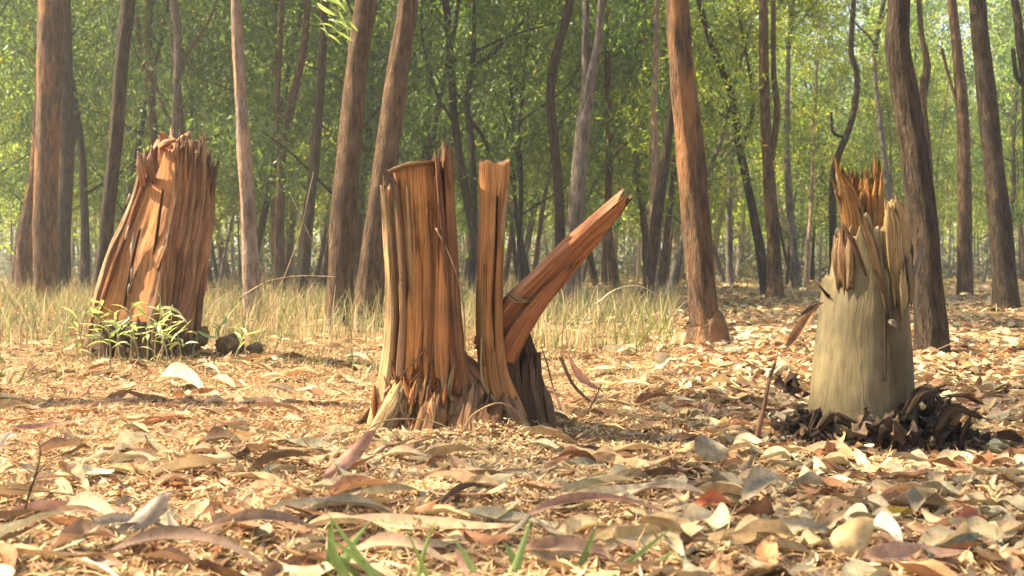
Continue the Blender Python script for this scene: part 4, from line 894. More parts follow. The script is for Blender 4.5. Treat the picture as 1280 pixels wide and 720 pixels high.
def sawdust():
    n = 9000; u = rl.normal(600, 70, n); py = rl.uniform(535, 650, n); D = Dg(py); x = (u - 640) / FPX * D
    k = clear_of_stumps(x, D, -0.04); x, D, u, py = x[k], D[k], u[k], py[k]; n = len(x)
    hgt = 0.035 * np.exp(-((u - 620) / 60) ** 2) * np.clip((620 - py) / 60, 0, 1)
    pos = np.stack([x, D, gz(x, D) + .02 + rl.random(n) * (hgt + .006)], -1); L = rl.uniform(.006, .03, n); Wd = rl.uniform(.002, .007, n)
    col = np.array([(0.68, 0.5, 0.26), (0.6, 0.4, 0.19), (0.72, 0.56, 0.33), (0.5, 0.3, 0.13)])[rl.integers(0, 4, n)] * rl.uniform(.8, 1.1, n)[:, None]
    v, f, c = scatter([leaf_tpl(3, 2, bend=.1, curl=.3), leaf_tpl(3, 2, bend=-.1)], pos, L, Wd, rl.uniform(0, 6.3, n), rl.normal(0, .4, n), rl.normal(0, .5, n), col, rl)
    o = ob('sawdust', mk_mesh('sawdust', v, f, M['dead_leaf'], c)); tag(o, 'pale sawdust heaped before the split stump', 'sawdust', kind='stuff')
sawdust()

# single leaves lying on top: 12 shapes x colours, each leaf an object
CN = ['tan', 'pinkish brown', 'greyish', 'cream', 'red brown', 'dark brown', 'light brown', 'bleached', 'olive grey', 'rusty']
BIG = [leaf_tpl(14, 5, falc=f, bend=b, curl=c, fold=fo, wob=w, seed=40 + i) for i, (f, b, c, fo, w) in enumerate(((.05, .08, .3, .0, .05), (-.10, .12, -.25, .1, .07), (.10, -.07, .45, 0, .08), (-.03, .16, .15, .12, .05), (.02, .05, -.35, .05, .1), (.09, -.10, .25, .2, .06)))]
leaf_meshes = {}
def leaf_mesh(k, c, L, Wd):
    key = (k, c, round(L, 2), round(Wd, 3))
    if key not in leaf_meshes:
        v, f = leaf_geo(BIG[k], L, Wd); s = BIG[k][0][:, 0]; t = np.abs(BIG[k][0][:, 1])
        col = DEAD[c] * (1 + 0.25 * (np.cos(t * 20) * 0.3)[:, None]) * (1 + 0.18 * np.sin(s * 6 + k)[:, None])
        leaf_meshes[key] = mk_mesh('fallen_leaf', v, f, M['dead_leaf'], np.clip(col, 0.01, 0.8))
    return leaf_meshes[key]
cnt = 0
while cnt < 262:
    py = rl.uniform(468, 735); u = rl.uniform(-20, 1300); D = Dg(py); x = (u - 640) / FPX * D
    if not clear_of_stumps(np.array([x]), np.array([D]), 0.04)[0]: continue
    r = float(np.clip((u - 780) / 120, 0, 1))
    if rl.random() > (0.7 if py > 575 else 0.3) * (1 - r) + r: continue
    c = int(rl.choice(len(DEAD), p=DEADP)); k = int(rl.integers(0, 6))
    L = (0.10, 0.13, 0.165)[int(rl.integers(0, 3))] * (1 - 0.25 * r); Wd = (0.026, 0.038)[int(rl.integers(0, 2))] * (1 + 0.1 * r)
    o = ob('fallen_leaf', leaf_mesh(k, c, L, Wd), None, (x, D, float(gz(x, D)) + rl.uniform(.018, .034)))
    o.rotation_euler = (rl.normal(0, .3), rl.normal(0, .16), rl.normal(0, .5) if rl.random() < .6 * (1 - r) else rl.uniform(0, 6.28))
    where = 'by the leaning stump' if u < 405 else 'by the split stump' if u < 840 else 'by the pale stump'
    tag(o, f'{CN[c]} dry fallen leaf lying in the litter {where}', 'leaf', f'{CN[c]} fallen leaves {where}'); cnt += 1

# the leaves one can point at: ends in the picture, distance, width, how far the blade faces the camera
def hero_leaf(p0, p1, D, w, col, label, k=0, up=0.9, dz=0.0, name='fallen_leaf', skew=0.0, cat='leaf', mid=0.0):
    if name in ('fallen_leaf', 'bark_ribbon'):
        lo = max(p0[1], p1[1]); up_ = up > 1.05
        def dist(py): return (CAMZ - 0.034) * FPX / (py - HOR)
        d0, d1 = (dist(lo), dist(lo)) if up_ else (dist(p0[1]), dist(p1[1]))
        a, b = W(*p0, d0, -skew / 2), W(*p1, d1, skew / 2); D = (d0 + d1) / 2
    else:
        a, b = W(*p0, D, -skew / 2), W(*p1, D, skew / 2)
    a[2] += dz; b[2] += dz
    v, f = leaf_geo(BIG[k], np.linalg.norm(b - a), w / FPX * D)
    X = (b - a) / np.linalg.norm(b - a); Nn = np.array([0, -math.sin(up * .8), math.cos(up * .8)]); Y = np.cross(Nn, X); Y /= np.linalg.norm(Y); Z = np.cross(X, Y)
    v = v @ np.stack([X, Y, Z]); s = BIG[k][0][:, 0]; t = BIG[k][0][:, 1]
    c = np.array(col) * (1 + 0.15 * np.sin(s * 7 + p0[0])[:, None]) * (1 - 0.25 * np.exp(-(t * 14) ** 2)[:, None])
    o = ob(name, mk_mesh(name, v, f, M['dead_leaf'], np.clip(c, 0.01, 0.8)), None, (a + b) / 2); tag(o, label, cat); return o
TAN, PNK, GRY, CRM, RED, DRK, OLV, WHT, ORG = (0.45, 0.31, 0.17), (0.42, 0.23, 0.15), (0.33, 0.27, 0.2), (0.66, 0.52, 0.3), (0.30, 0.11, 0.055), (0.12, 0.07, 0.045), (0.28, 0.26, 0.17), (0.62, 0.54, 0.4), (0.6, 0.24, 0.07)
hero_leaf((186, 478), (254, 484), 4.1, 26, CRM, 'pale cream curled leaf in front of the leaning stump', 2, 0.8)
hero_leaf((150, 474), (200, 462), 4.3, 16, TAN, 'tan leaf tucked behind the pale cream curled leaf', 0, 0.8)
hero_leaf((70, 556), (235, 520), 2.75, 30, GRY, 'large grey leaf lying below the leaning stump', 3, 0.7)
hero_leaf((0, 538), (118, 524), 3.0, 14, PNK, 'long pinkish leaf lying flat at the picture edge below the seedlings', 0, 0.5)
hero_leaf((136, 588), (205, 572), 2.45, 30, CRM, 'cream folded leaf with a shadowed hollow below the large grey leaf', 2, 1.0)
hero_leaf((122, 600), (245, 614), 2.25, 17, RED, 'red brown glossy leaf under the cream folded leaf', 0, 0.6)
hero_leaf((282, 622), (392, 614), 2.15, 30, (0.52, 0.25, 0.14), 'broad orange pink leaf lying below the leaning stump', 4, 0.8)
hero_leaf((-10, 648), (165, 640), 1.95, 32, PNK, 'broad pink tan leaf in the lower corner below the leaning stump', 0, 0.8)
hero_leaf((150, 668), (212, 618), 1.9, 30, GRY, 'grey leaf standing on edge beside the broad pink tan leaf', 4, 1.2, skew=0.03)
hero_leaf((208, 668), (318, 735), 1.62, 34, GRY, 'long grey leaf slanting down to the bottom edge below the leaning stump', 3, 0.9, skew=-0.08)
hero_leaf((-15, 660), (170, 672), 1.75, 40, OLV, 'wide olive grey leaf under the broad pink tan leaf', 1, 0.6)
hero_leaf((225, 640), (395, 652), 1.85, 28, (0.3, 0.19, 0.12), 'wide dark tan leaf at the bottom below the broad orange pink leaf', 1, 0.6)
hero_leaf((0, 562), (18, 540), 2.75, 14, WHT, 'small white leaf upright at the picture edge', 2, 1.2)
hero_leaf((40, 445), (95, 434), 5.3, 20, CRM, 'pale leaf lying on the dry grass beside the leaning stump', 0, 0.9)
hero_leaf((300, 510), (352, 525), 3.3, 14, DRK, 'dark folded leaf right below the leaning stump foot', 2, 0.8)
hero_leaf((703, 562), (842, 580), 2.5, 36, (0.56, 0.39, 0.2), 'broad tan leaf lying in front of the slanting plank', 3, 0.8)
hero_leaf((690, 632), (842, 604), 2.15, 24, CRM, 'long cream leaf crossing below the broad tan leaf', 0, 0.7)
hero_leaf((588, 628), (800, 672), 1.95, 30, (0.55, 0.42, 0.2), 'long yellowish curved leaf in front of the split stump', 1, 0.8)
hero_leaf((405, 652), (645, 662), 1.9, 26, (0.6, 0.40, 0.23), 'very long peach coloured leaf at the bottom of the split stump view', 0, 0.6)
hero_leaf((405, 600), (470, 538), 2.6, 22, PNK, 'pinkish broad leaf standing beside the foot of the split stump', 4, 1.2, skew=0.05)
hero_leaf((412, 632), (456, 590), 2.2, 18, (0.42, 0.2, 0.14), 'narrow pink leaf leaning up below the pinkish broad leaf', 3, 1.0)
hero_leaf((405, 606), (462, 604), 2.3, 20, WHT, 'bleached leaf lying flat beside the split stump', 0, 0.7)
hero_leaf((705, 440), (752, 492), 3.7, 16, PNK, 'pink pointed leaf leaning behind the foot of the slanting plank', 3, 1.1, skew=0.1)
hero_leaf((755, 440), (800, 430), 5.4, 18, CRM, 'pale leaf lying in the grass beyond the slanting plank', 0, 0.9)
hero_leaf((820, 460), (842, 445), 4.2, 20, CRM, 'cream leaf on end between split stump and orange tree', 2, 1.1)
hero_leaf((735, 690), (850, 676), 1.65, 30, (0.3, 0.16, 0.1), 'dark pink leaf at the bottom below the yellowish curved leaf', 1, 0.6)
hero_leaf((545, 640), (640, 610), 2.1, 10, DRK, 'dark curled leaf lying across the chips before the split stump', 2, 0.8)
hero_leaf((570, 690), (604, 730), 1.6, 20, (0.24, 0.13, 0.09), 'dark leaf tip pointing down between the green blades', 4, 1.0)
hero_leaf((868, 548), (912, 572), 2.75, 32, (0.36, 0.29, 0.18), 'grey tan leaf standing upright beside the pale stump', 4, 1.3)
hero_leaf((882, 586), (942, 572), 2.55, 24, (0.30, 0.21, 0.13), 'brown leaf leaning against the upright grey tan leaf', 1, 1.0)
hero_leaf((930, 624), (992, 604), 2.3, 30, (0.42, 0.33, 0.2), 'broad folded tan leaf in front of the pale stump', 2, 1.0)
hero_leaf((866, 634), (918, 632), 2.1, 24, (0.5, 0.16, 0.07), 'bright red orange leaf arched over the litter', 5, 0.9)
hero_leaf((1074, 660), (1128, 676), 1.85, 30, WHT, 'white leaf with an orange side near the bottom below the pale stump', 2, 0.9)
hero_leaf((1040, 690), (1095, 650), 1.8, 44, (0.62, 0.43, 0.2), 'wide golden leaf standing beside the white leaf', 4, 1.2, skew=0.02)
hero_leaf((1100, 646), (1148, 638), 2.05, 16, (0.62, 0.4, 0.06), 'small bright yellow leaf lying in the litter', 0, 0.9)
hero_leaf((1076, 700), (1204, 692), 1.7, 30, (0.46, 0.27, 0.17), 'long pink brown leaf near the bottom edge below the pale stump', 0, 0.8)
hero_leaf((1158, 700), (1222, 668), 1.72, 44, OLV, 'rounded grey green leaf above the long pink brown leaf', 4, 1.0)
hero_leaf((1190, 668), (1236, 648), 1.9, 20, (0.38, 0.13, 0.07), 'red arched leaf beyond the rounded grey green leaf', 5, 1.0)
hero_leaf((1200, 624), (1280, 602), 2.15, 34, CRM, 'large cream leaf by the picture edge beyond the red arched leaf', 3, 0.9)
hero_leaf((1000, 668), (1062, 636), 1.95, 18, TAN, 'tan leaf tip rising beside the golden leaf', 3, 1.1)
hero_leaf((1215, 690), (1290, 668), 1.7, 34, CRM, 'wide pale leaf in the lower corner below the pale stump', 1, 0.9)
hero_leaf((905, 690), (1000, 672), 1.75, 30, (0.56, 0.42, 0.25), 'pale tan leaf before the long dark curled leaf', 3, 0.8)
hero_leaf((850, 660), (905, 650), 1.95, 28, CRM, 'cream leaf under the bright red orange leaf', 2, 0.8)
for i, (p0, p1, w, c, lab) in enumerate((
    ((-20, 700), (150, 708), 26, (0.24, 0.18, 0.13), 'long grey bark ribbon along the bottom edge in the lower corner'), ((120, 690), (330, 702), 22, (0.2, 0.13, 0.09), 'dark bark ribbon lying across the bottom below the leaning stump'),
    ((230, 672), (412, 664), 20, (0.3, 0.2, 0.13), 'brown bark ribbon under the broad orange pink leaf'), ((260, 586), (400, 580), 12, (0.28, 0.13, 0.07), 'thin reddish bark ribbon in the straw below the leaning stump'),
    ((0, 612), (120, 606), 12, (0.5, 0.36, 0.2), 'pale bark ribbon lying on straw at the picture edge'), ((60, 676), (230, 664), 18, (0.36, 0.29, 0.21), 'grey bark ribbon below the standing grey leaf'),
    ((300, 548), (420, 556), 11, (0.3, 0.2, 0.12), 'brown bark ribbon lying between the leaning and split stumps'), ((430, 690), (560, 700), 22, (0.4, 0.28, 0.18), 'bark ribbon under the green blades before the split stump'),
    ((620, 700), (790, 708), 24, (0.32, 0.2, 0.13), 'wide brown bark ribbon along the bottom before the split stump'), ((460, 624), (590, 634), 12, (0.22, 0.14, 0.09), 'dark thin bark ribbon across the sawdust'),
    ((640, 650), (842, 640), 14, (0.36, 0.2, 0.13), 'reddish bark ribbon beyond the yellowish curved leaf'), ((780, 618), (900, 626), 14, (0.34, 0.26, 0.18), 'grey bark ribbon between the split and pale stumps'))):
    hero_leaf(p0, p1, 2, w, c, lab, (0, 2, 5)[i % 3], .7, name='bark_ribbon', cat='bark')
# hanging dead leaf, black curled leaf and stalk beside the pale stump
hero_leaf((982, 440), (1024, 382), 2.6, 12, (0.25, 0.13, 0.06), 'narrow brown leaf hanging off the side of the pale stump', 0, 1.4, name='hanging_leaf')
hero_leaf((1000, 396), (1030, 378), 2.62, 7, (0.1, 0.06, 0.04), 'thin dark leaf stalk above the hanging brown leaf', 0, 1.4, name='hanging_leaf')

# ------------------------------------------------------------------ twigs, stems, chips
BRN = wood_mat('twig_bark', 0.8, 300, 12, 0.5, 0.002, 0.15, 0.3)
def twig(pts, D, r, col, label, name='fallen_twig', cat='twig', dys=None, mat=None, n=8):
    P = np.array([W(x, y, D, (dys[i] if dys else 0)) for i, (x, y) in enumerate(pts)]); c = P.mean(0)
    o = ob(name, tube(name, P - c, np.linspace(r, r * 0.5, len(P)), mat or BRN, n=n, m=36, rough=0.15, freq=30, col=col, seed=pts[0][0], cap=(True, True)), None, c); tag(o, label, cat); return o
STRAW = (0.55, 0.42, 0.22)
twig([(20, 720), (28, 650), (48, 580), (50, 555)], 1.75, .0022, (0.2, 0.1, 0.06), 'thin dark twig standing up in the lower corner')
twig([(36, 612), (48, 590), (60, 578)], 1.75, .0014, (0.2, 0.1, 0.06), 'short side twig crossing the thin dark twig')
twig([(10, 610), (120, 628), (200, 660), (250, 690)], 1.8, .0015, (0.22, 0.15, 0.1), 'long thin stalk lying over the grey leaves below the leaning stump', dys=[0, .02, 0, -.05])
twig([(290, 690), (330, 650), (355, 628)], 1.85, .002, (0.26, 0.18, 0.12), 'crooked twig lying over the dark tan leaf')
twig([(110, 640), (135, 680), (150, 720)], 1.6, .0016, STRAW, 'pale straw stalk bending down to the bottom edge')
twig([(940, 568), (955, 520), (966, 480), (980, 455)], 2.55, .006, (0.2, 0.11, 0.07), 'brown stick leaning up beside the pale stump', name='leaning_stick', cat='stick', dys=[0, .02, .04, .08])
twig([(700, 510), (690, 480), (684, 455), (676, 432)], 3.1, .003, (0.2, 0.11, 0.07), 'thin curved twig rising beside the dark bark of the split stump', dys=[-.05, 0, 0, 0])
twig([(700, 445), (716, 480), (742, 505), (760, 512)], 3.3, .006, (0.26, 0.16, 0.09), 'brown stick lying behind the foot of the slanting plank')
twig([(725, 530), (740, 505), (752, 480)], 3.0, .003, (0.3, 0.2, 0.12), 'short twig propped on the leaves beside the split stump')
twig([(930, 712), (985, 706), (1030, 690), (1056, 665), (1064, 642)], 1.62, .006, (0.24, 0.15, 0.09), 'long dark curled leaf stalk sweeping up below the pale stump', name='curled_stalk', cat='stalk', dys=[0, 0, .03, .05, .05])
twig([(480, 492), (500, 470), (520, 450), (536, 430)], 2.66, .004, (0.4, 0.25, 0.12), 'curved root fibre arching over the foot of the split stump', name='root_fibre', cat='root')
twig([(470, 530), (490, 510), (500, 482), (488, 460)], 2.68, .005, (0.3, 0.2, 0.12), 'brown root bending round the left foot of the split stump', name='root_fibre', cat='root')
twig([(545, 285), (566, 330), (580, 390), (579, 470), (572, 520)], 2.68, .0022, (0.62, 0.4, 0.2), 'long dry stem curving down the front of the sawn slab', name='dry_stem', cat='stem')
twig([(578, 540), (592, 518), (622, 504), (646, 515), (656, 540)], 2.55, .002, (0.6, 0.38, 0.2), 'dry stem looped in front of the upright post', name='dry_stem', cat='stem')
twig([(430, 575), (470, 530), (530, 525), (570, 540), (600, 562)], 2.52, .0018, STRAW, 'pale straw stem arched before the cream patch of the split stump', name='dry_stem', cat='stem')
twig([(448, 545), (490, 565), (535, 573), (560, 570)], 2.45, .0022, STRAW, 'pale straw stem lying along the foot of the split stump', name='dry_stem', cat='stem')
twig([(500, 715), (512, 680), (525, 642)], 1.7, .002, (0.55, 0.45, 0.25), 'pale upright straw among the green blades', name='dry_stem', cat='stem')
twig([(300, 372), (335, 352), (375, 345), (420, 346)], 5.2, .003, STRAW, 'long dry grass stem arching past the leaning stump', name='dry_stem', cat='stem')
twig([(362, 240), (385, 290), (400, 320)], 5.5, .003, (0.4, 0.4, 0.2), 'thin leaning grass stem high beside the forked tree', name='dry_stem', cat='stem')
twig([(322, 420), (345, 370), (372, 300), (392, 215)], 5.5, .003, STRAW, 'tall slanting dry stem beside the pale pinkish tree', name='dry_stem', cat='stem')
twig([(745, 380), (770, 362), (800, 358), (825, 372)], 4.5, .003, (0.6, 0.52, 0.33), 'bleached grass stem arching beyond the slanting plank', name='dry_stem', cat='stem')
twig([(1165, 440), (1200, 425), (1232, 415)], 4.2, .002, STRAW, 'fine dry stem at the foot of the dark curving tree', name='dry_stem', cat='stem')
twig([(0, 350), (20, 385), (45, 415)], 5.6, .003, STRAW, 'dry stem sloping down at the picture edge by the thick orange-patched tree', name='dry_stem', cat='stem')

# thin tree debris: chips of wood before the split stump
chip_me = []
for k in range(6):
    chip_me.append(plank('wood_chip', [(-.02, 0, 0), (0, 0, .002), (.022, 0, 0)], [.008, .013, .007], .005, M['fray'], (0, 0, 1), [(0.62, 0.45, 0.24), (0.55, 0.32, 0.15), (0.66, 0.52, 0.32)][k % 3], n=10, m=8, rough=0.35, jag=(.006, .006), seed=k * 5.0))
for k in range(70):
    u = rl.normal(600, 75); py = rl.uniform(552, 625); D = Dg(py); x = (u - 640) / FPX * D
    o = ob('wood_chip', chip_me[k % 6], None, (x, D, float(gz(x, D)) + rl.uniform(.02, .032))); s = rl.uniform(0.6, 1.5); o.scale = (s, s, s)
    o.rotation_euler = (rl.normal(0, .4), rl.normal(0, .3), rl.uniform(0, 6.28)); tag(o, 'small pale wood chip scattered before the split stump', 'wood chip', 'wood chips before the split stump')

# withered dark leaves heaped round the foot of the pale stump
wm = []
for k in range(8):
    t = leaf_tpl(12, 5, falc=.1 * (-1) ** k, bend=0.22 + .05 * (k % 3), curl=0.7 * (-1) ** (k // 2), fold=.2, wob=.4, seed=90 + k)
    v, f = leaf_geo(t, 0.085 + 0.012 * (k % 3), 0.034 + .006 * (k % 2))
    wm.append(mk_mesh('withered_leaf', v, f, M['withered'], [(0.05, 0.036, 0.026), (0.075, 0.052, 0.036), (0.11, 0.075, 0.048), (0.06, 0.042, 0.03), (0.17, 0.12, 0.075), (0.05, 0.035, 0.025), (0.22, 0.17, 0.11), (0.085, 0.055, 0.036)][k]))
for k in range(86):
    if k < 46:
        a = rl.uniform(-1.75, 1.6); r = rl.uniform(0.125, 0.19); x = STUMPS[2][0] + math.sin(a) * r; y = 2.75 - math.cos(a) * r * 0.95; z = rl.uniform(0.015, 0.085) * (1.6 - r / 0.15 * 0.6); g = 'round the foot of the pale stump'
    elif k < 82:
        x = W(rl.normal(1172, 26), 500, 2.75)[0]; y = 2.72 + rl.normal(0, .05); z = max(.015, rl.uniform(.01, .13) * (1 - abs(x - W(1165, 500, 2.75)[0]) / 0.14)); g = 'in the dark heap right beside the pale stump'
    else:
        x = W(994 + rl.normal(0, 5), 465, 2.68)[0]; y = 2.68 + rl.normal(0, .01); z = 0.165 + rl.uniform(-.03, .03); g = 'hanging at the side of the pale stump'
    o = ob('withered_leaf', wm[k % 8], None, (x, y, float(gz(x, y)) + z)); o.rotation_euler = (rl.normal(0, .9), rl.normal(0, .7) + (1.3 if k >= 82 else 0), rl.uniform(0, 6.28))
    s = rl.uniform(.4, .9) if k < 82 else .6; o.scale = (s, s, s)
    tag(o, f'withered dark curled leaf {g}', 'leaf', f'withered leaves {g}')
# crumbled bark hugging the foot
cm = [plank('bark_crumb', [(-.028, 0, 0), (0, 0, .006), (.03, 0, -.002)], [.012, .026, .010], .010, M['bark_strip'], (0, 0, 1), [(0.085, 0.06, 0.04), (0.13, 0.085, 0.055), (0.06, 0.042, 0.03), (0.19, 0.13, 0.08)][k], n=12, m=10, rough=.7, jag=(.02, .02), seed=k * 11.) for k in range(4)]
for k in range(90):
    if k < 58:
        a = rl.uniform(-1.8, 1.8); r = rl.uniform(.118, .175); x = STUMPS[2][0] + math.sin(a) * r; y = 2.75 - math.cos(a) * r; z = rl.uniform(.012, .075) * (.19 - r) / .07 + .012; g = 'hugging the foot of the pale stump'
    else:
        x = W(rl.normal(1168, 24), 500, 2.75)[0]; y = 2.73 + rl.normal(0, .05); z = rl.uniform(.015, .07); g = 'in the dark heap beside the pale stump'
    o = ob('bark_crumb', cm[k % 4], None, (x, y, float(gz(x, y)) + z)); o.rotation_euler = (rl.normal(0, .8), rl.normal(0, .7), rl.uniform(0, 6.28)); q = rl.uniform(.5, 1.3); o.scale = (q, q, q)
    tag(o, f'crumbled dark bark scrap {g}', 'bark', f'bark scraps {g}')
# thick bark pieces of the same heap
for k, (P, w, lab) in enumerate((([(1130, 520), (1150, 492), (1172, 486)], 24, 'dark curled bark piece arching up right beside the pale stump'), ([(1165, 545), (1190, 512), (1222, 520)], 20, 'dark bark piece bending over the heap beside the pale stump'), ([(1020, 540), (1042, 522), (1080, 538)], 20, 'dark bark piece lying along the front foot of the pale stump'), ([(1080, 555), (1110, 528), (1135, 545)], 18, 'dark bark piece with a ragged edge before the pale stump'), ([(1185, 495), (1205, 494), (1218, 500)], 8, 'short dark bark sliver on top of the heap'), ([(1198, 560), (1206, 535), (1214, 520)], 9, 'upright dark bark sliver at the end of the heap'))):
    D = 2.62; Pw = np.array([W(x, y, D) for x, y in P]); c = Pw.mean(0)
    o = ob('bark_piece', plank('bark_piece', Pw - c, np.array([w * .4, w * .55, w * .3]) / FPX * D, 0.009, M['bark_strip'], (0, -1, .4), (0.12, 0.08, 0.05), n=18, m=22, rough=.8, jag=(.04, .04), seed=k * 9.), None, c); tag(o, lab, 'bark')
# black clod and stones behind the leaning stump
for k, (x, y, w, h, lab) in enumerate(((254, 414, 16, 16, 'small dark clod right beside the foot of the leaning stump'), (288, 426, 34, 18, 'wide dark clod of earth past the foot of the leaning stump'), (320, 430, 20, 10, 'low dark clod at the edge of the grass by the leaning stump'))):
    D = 5.0; c = W(x, y, D); rings = []
    for i in range(12):
        ph = -math.pi / 2 + math.pi * i / 11; r = []
        for t in np.linspace(0, 2 * np.pi, 22, endpoint=False):
            d = np.array([math.cos(t) * math.cos(ph), math.sin(t) * math.cos(ph), math.sin(ph)])
            kk = 1 + .35 * nz(*(d * 1.7 + k * 5)) + .18 * nz(*(d * 5 + k)); r.append(d * kk * np.array([w / 2, w / 2, h * .75]) / FPX * D)
        rings.append(r)
    o = ob('earth_clod', loft('earth_clod', np.array(rings), M['ground'], (0.15, 0.1, 0.062), (False, False)), None, c - [0, 0, .02]); tag(o, lab, 'clod')

# ------------------------------------------------------------------ seedlings and grass
def seedling(px, py, D, h, nl, label, seed, col=(0.31, 0.39, 0.16), Ls=0.078, lean=0.0):
    rng = np.random.default_rng(seed); x = (px - 640) / FPX * D; g = float(gz(x, D)); root = empty('seedling', (x, D, g))
    P = np.array([(0, 0, -.02), (lean * .3, 0, h * .4), (lean * .7 + rng.normal(0, .01), rng.normal(0, .01), h * .75), (lean, rng.normal(0, .01), h)])
    ob('stem', tube('stem', P, np.linspace(.0035, .002, 4), M['grass'], n=6, m=16, col=(0.34, 0.33, 0.16)), root)
    sp = spline(P, 30)
    for k in range(nl):
        t = LEAFS[k % 4]; L = Ls * rng.uniform(.7, 1.25); v, f = leaf_geo(t, L, L * rng.uniform(.14, .2)); v = v + [L / 2, 0, 0]
        Rm = rotm(np.array([k * 2.4 + rng.uniform(-.6, .6)]), np.array([rng.uniform(-.5, .75)]), np.array([rng.normal(0, .5)]))[0]
        c = np.array(col) * rng.uniform(.7, 1.35) if rng.random() < .75 else np.array([0.5, 0.48, 0.28])
        o = ob('leaf', mk_mesh('leaf', v @ Rm.T, f, M['seedling'], c), root, tuple(sp[min(29, int(10 + 19 * (k + 1) / nl))]))
    tag(root, label, 'seedling', 'seedlings at the foot of the leaning stump')
LEAFS = [leaf_tpl(8, 3, falc=f, bend=b, curl=c, fold=.15) for f, b, c in ((.05, -.1, .1), (-.06, -.16, .2), (.02, -.05, .1), (-.1, .06, .15))]
SD = ((104, 462, 4.75, .19, 7, 'green seedling standing a little apart at the outer side of the stump foot'), (122, 465, 4.7, .20, 9, 'bushy green seedling with spreading leaves below the smooth hewn face'), (138, 478, 4.3, .15, 6, 'low pale seedling out in the leaves before the stump'), (163, 466, 4.65, .25, 8, 'tall thin seedling before the middle of the hewn face'),
      (183, 463, 4.7, .20, 10, 'leafy seedling at the centre of the stump foot'), (200, 465, 4.65, .23, 9, 'seedling with long arching leaves before the stringy bark'), (216, 462, 4.7, .16, 6, 'small seedling under the stringy bark'), (228, 468, 4.6, .13, 5, 'smallest pale seedling before the stringy bark'), (292, 474, 4.4, .17, 7, 'pale wide-leaved seedling standing past the dark clod'), (276, 452, 5.0, .13, 5, 'seedling in front of the wide dark clod'), (345, 440, 5.6, .1, 5, 'low green seedling in the grass below the forked tree'), (240, 448, 4.85, .12, 5, 'seedling between the stump foot and the small dark clod'),
      (112, 458, 4.8, .24, 9, 'tall seedling at the outer corner of the stump foot'), (150, 468, 4.6, .21, 9, 'full seedling before the bright lower part of the hewn face'), (174, 472, 4.5, .17, 8, 'seedling leaning before the leafy central one'), (192, 458, 4.75, .26, 9, 'tallest seedling reaching up the hewn face'), (208, 470, 4.5, .18, 8, 'seedling in front of the one with long arching leaves'), (96, 470, 4.5, .14, 6, 'outermost low seedling before the dark collar'))
for i, (px, py, D, h, nl, lab) in enumerate(SD): seedling(px, py, D, h, max(4, int(nl * .9)), lab, 300 + i, lean=(-.02, .03, 0, .01, .02, .04, -.02)[i % 7])

def blades(n, pos, h, w, rng, bend=0.5, az=None):
    """grass blades: 4 cross rows each"""
    k = 4; s = np.linspace(0, 1, k)
    az = rng.uniform(0, 6.283, n) if az is None else az; fa = rng.uniform(0, 6.283, n); bd = rng.uniform(.1, 1, n) * bend
    cx = np.cos(az)[:, None] * (s ** 2)[None] * (h * bd)[:, None]; cyy = np.sin(az)[:, None] * (s ** 2)[None] * (h * bd)[:, None]; cz = (s[None] - .35 * bd[:, None] * s[None] ** 2) * h[:, None]
    C = np.stack([cx, cyy, cz], -1) + pos[:, None]
    ww = (w[:, None] * (1 - s ** 1.5 * .9)[None]) / 2; sd_ = np.stack([np.cos(fa), np.sin(fa), np.zeros(n)], -1)
    V = np.stack([C - sd_[:, None] * ww[..., None], C + sd_[:, None] * ww[..., None]], 2).reshape(-1, 3)
    i = (np.arange(n) * k * 2)[:, None] + (np.arange(k - 1) * 2)[None]
    F = np.stack([i, i + 1, i + 3, i + 2], -1).reshape(-1, 4)
    return V, F, k * 2
def grass_field(name, n, d0, d1, u0, u1, hr, label, cols, wr=(.0025, .005), clump=0.0, seed=1, bend=.7):
    rng = np.random.default_rng(seed); D = np.sqrt(rng.uniform(d0 ** 2, d1 ** 2, n)); u = rng.uniform(u0, u1, n); x = (u - 640) / FPX * D
    keep = clear_of_stumps(x, D, 0.02)
    if clump:
        den = np.sin(x * 3.1 + 1) * np.sin(D * 2.3 + x) + .6 * np.sin(x * 7 + D * 4); keep &= rng.random(n) < np.clip(.5 + clump * den, .08, 1)
    x, D = x[keep], D[keep]; n = len(x); h = rng.uniform(*hr, n) * rng.uniform(.5, 1, n)
    V, F, k = blades(n, np.stack([x, D, gz(x, D) * .8], -1), h, rng.uniform(*wr, n) * (1 + D / 14), rng, bend)
    C = np.repeat(np.array(cols)[rng.integers(0, len(cols), n)] * rng.uniform(.7, 1.2, n)[:, None], k, 0)
    o = ob(name, mk_mesh(name, V, F, M['grass'], C)); tag(o, label, 'grass', kind='stuff')
DRY = [(0.42, 0.33, 0.18), (0.34, 0.26, 0.14), (0.48, 0.40, 0.23), (0.27, 0.23, 0.11), (0.22, 0.25, 0.09), (0.18, 0.22, 0.08)]
grass_field('dry_grass', 22000, 5.6, 14, -40, 845, (.10, .42), 'tall dry straw grass behind the leaning and split stumps', DRY, clump=.65, seed=3, wr=(.003, .006))
grass_field('dry_grass', 3500, 3.6, 5.6, -40, 845, (.03, .12), 'sparse low straw grass round the leaning stump', DRY, clump=.7, seed=4)
grass_field('dry_grass', 26000, 8.5, 38, 845, 1340, (.03, .12), 'short yellow grass of the sunny clearing', [(0.58, 0.48, 0.22), (0.5, 0.41, 0.18), (0.62, 0.53, 0.28), (0.42, 0.4, 0.15)], clump=.3, seed=5, bend=.9)
grass_field('dry_grass', 12000, 13, 40, -40, 850, (.1, .4), 'dry grass under the trees in the middle distance', DRY, clump=.3, seed=6)

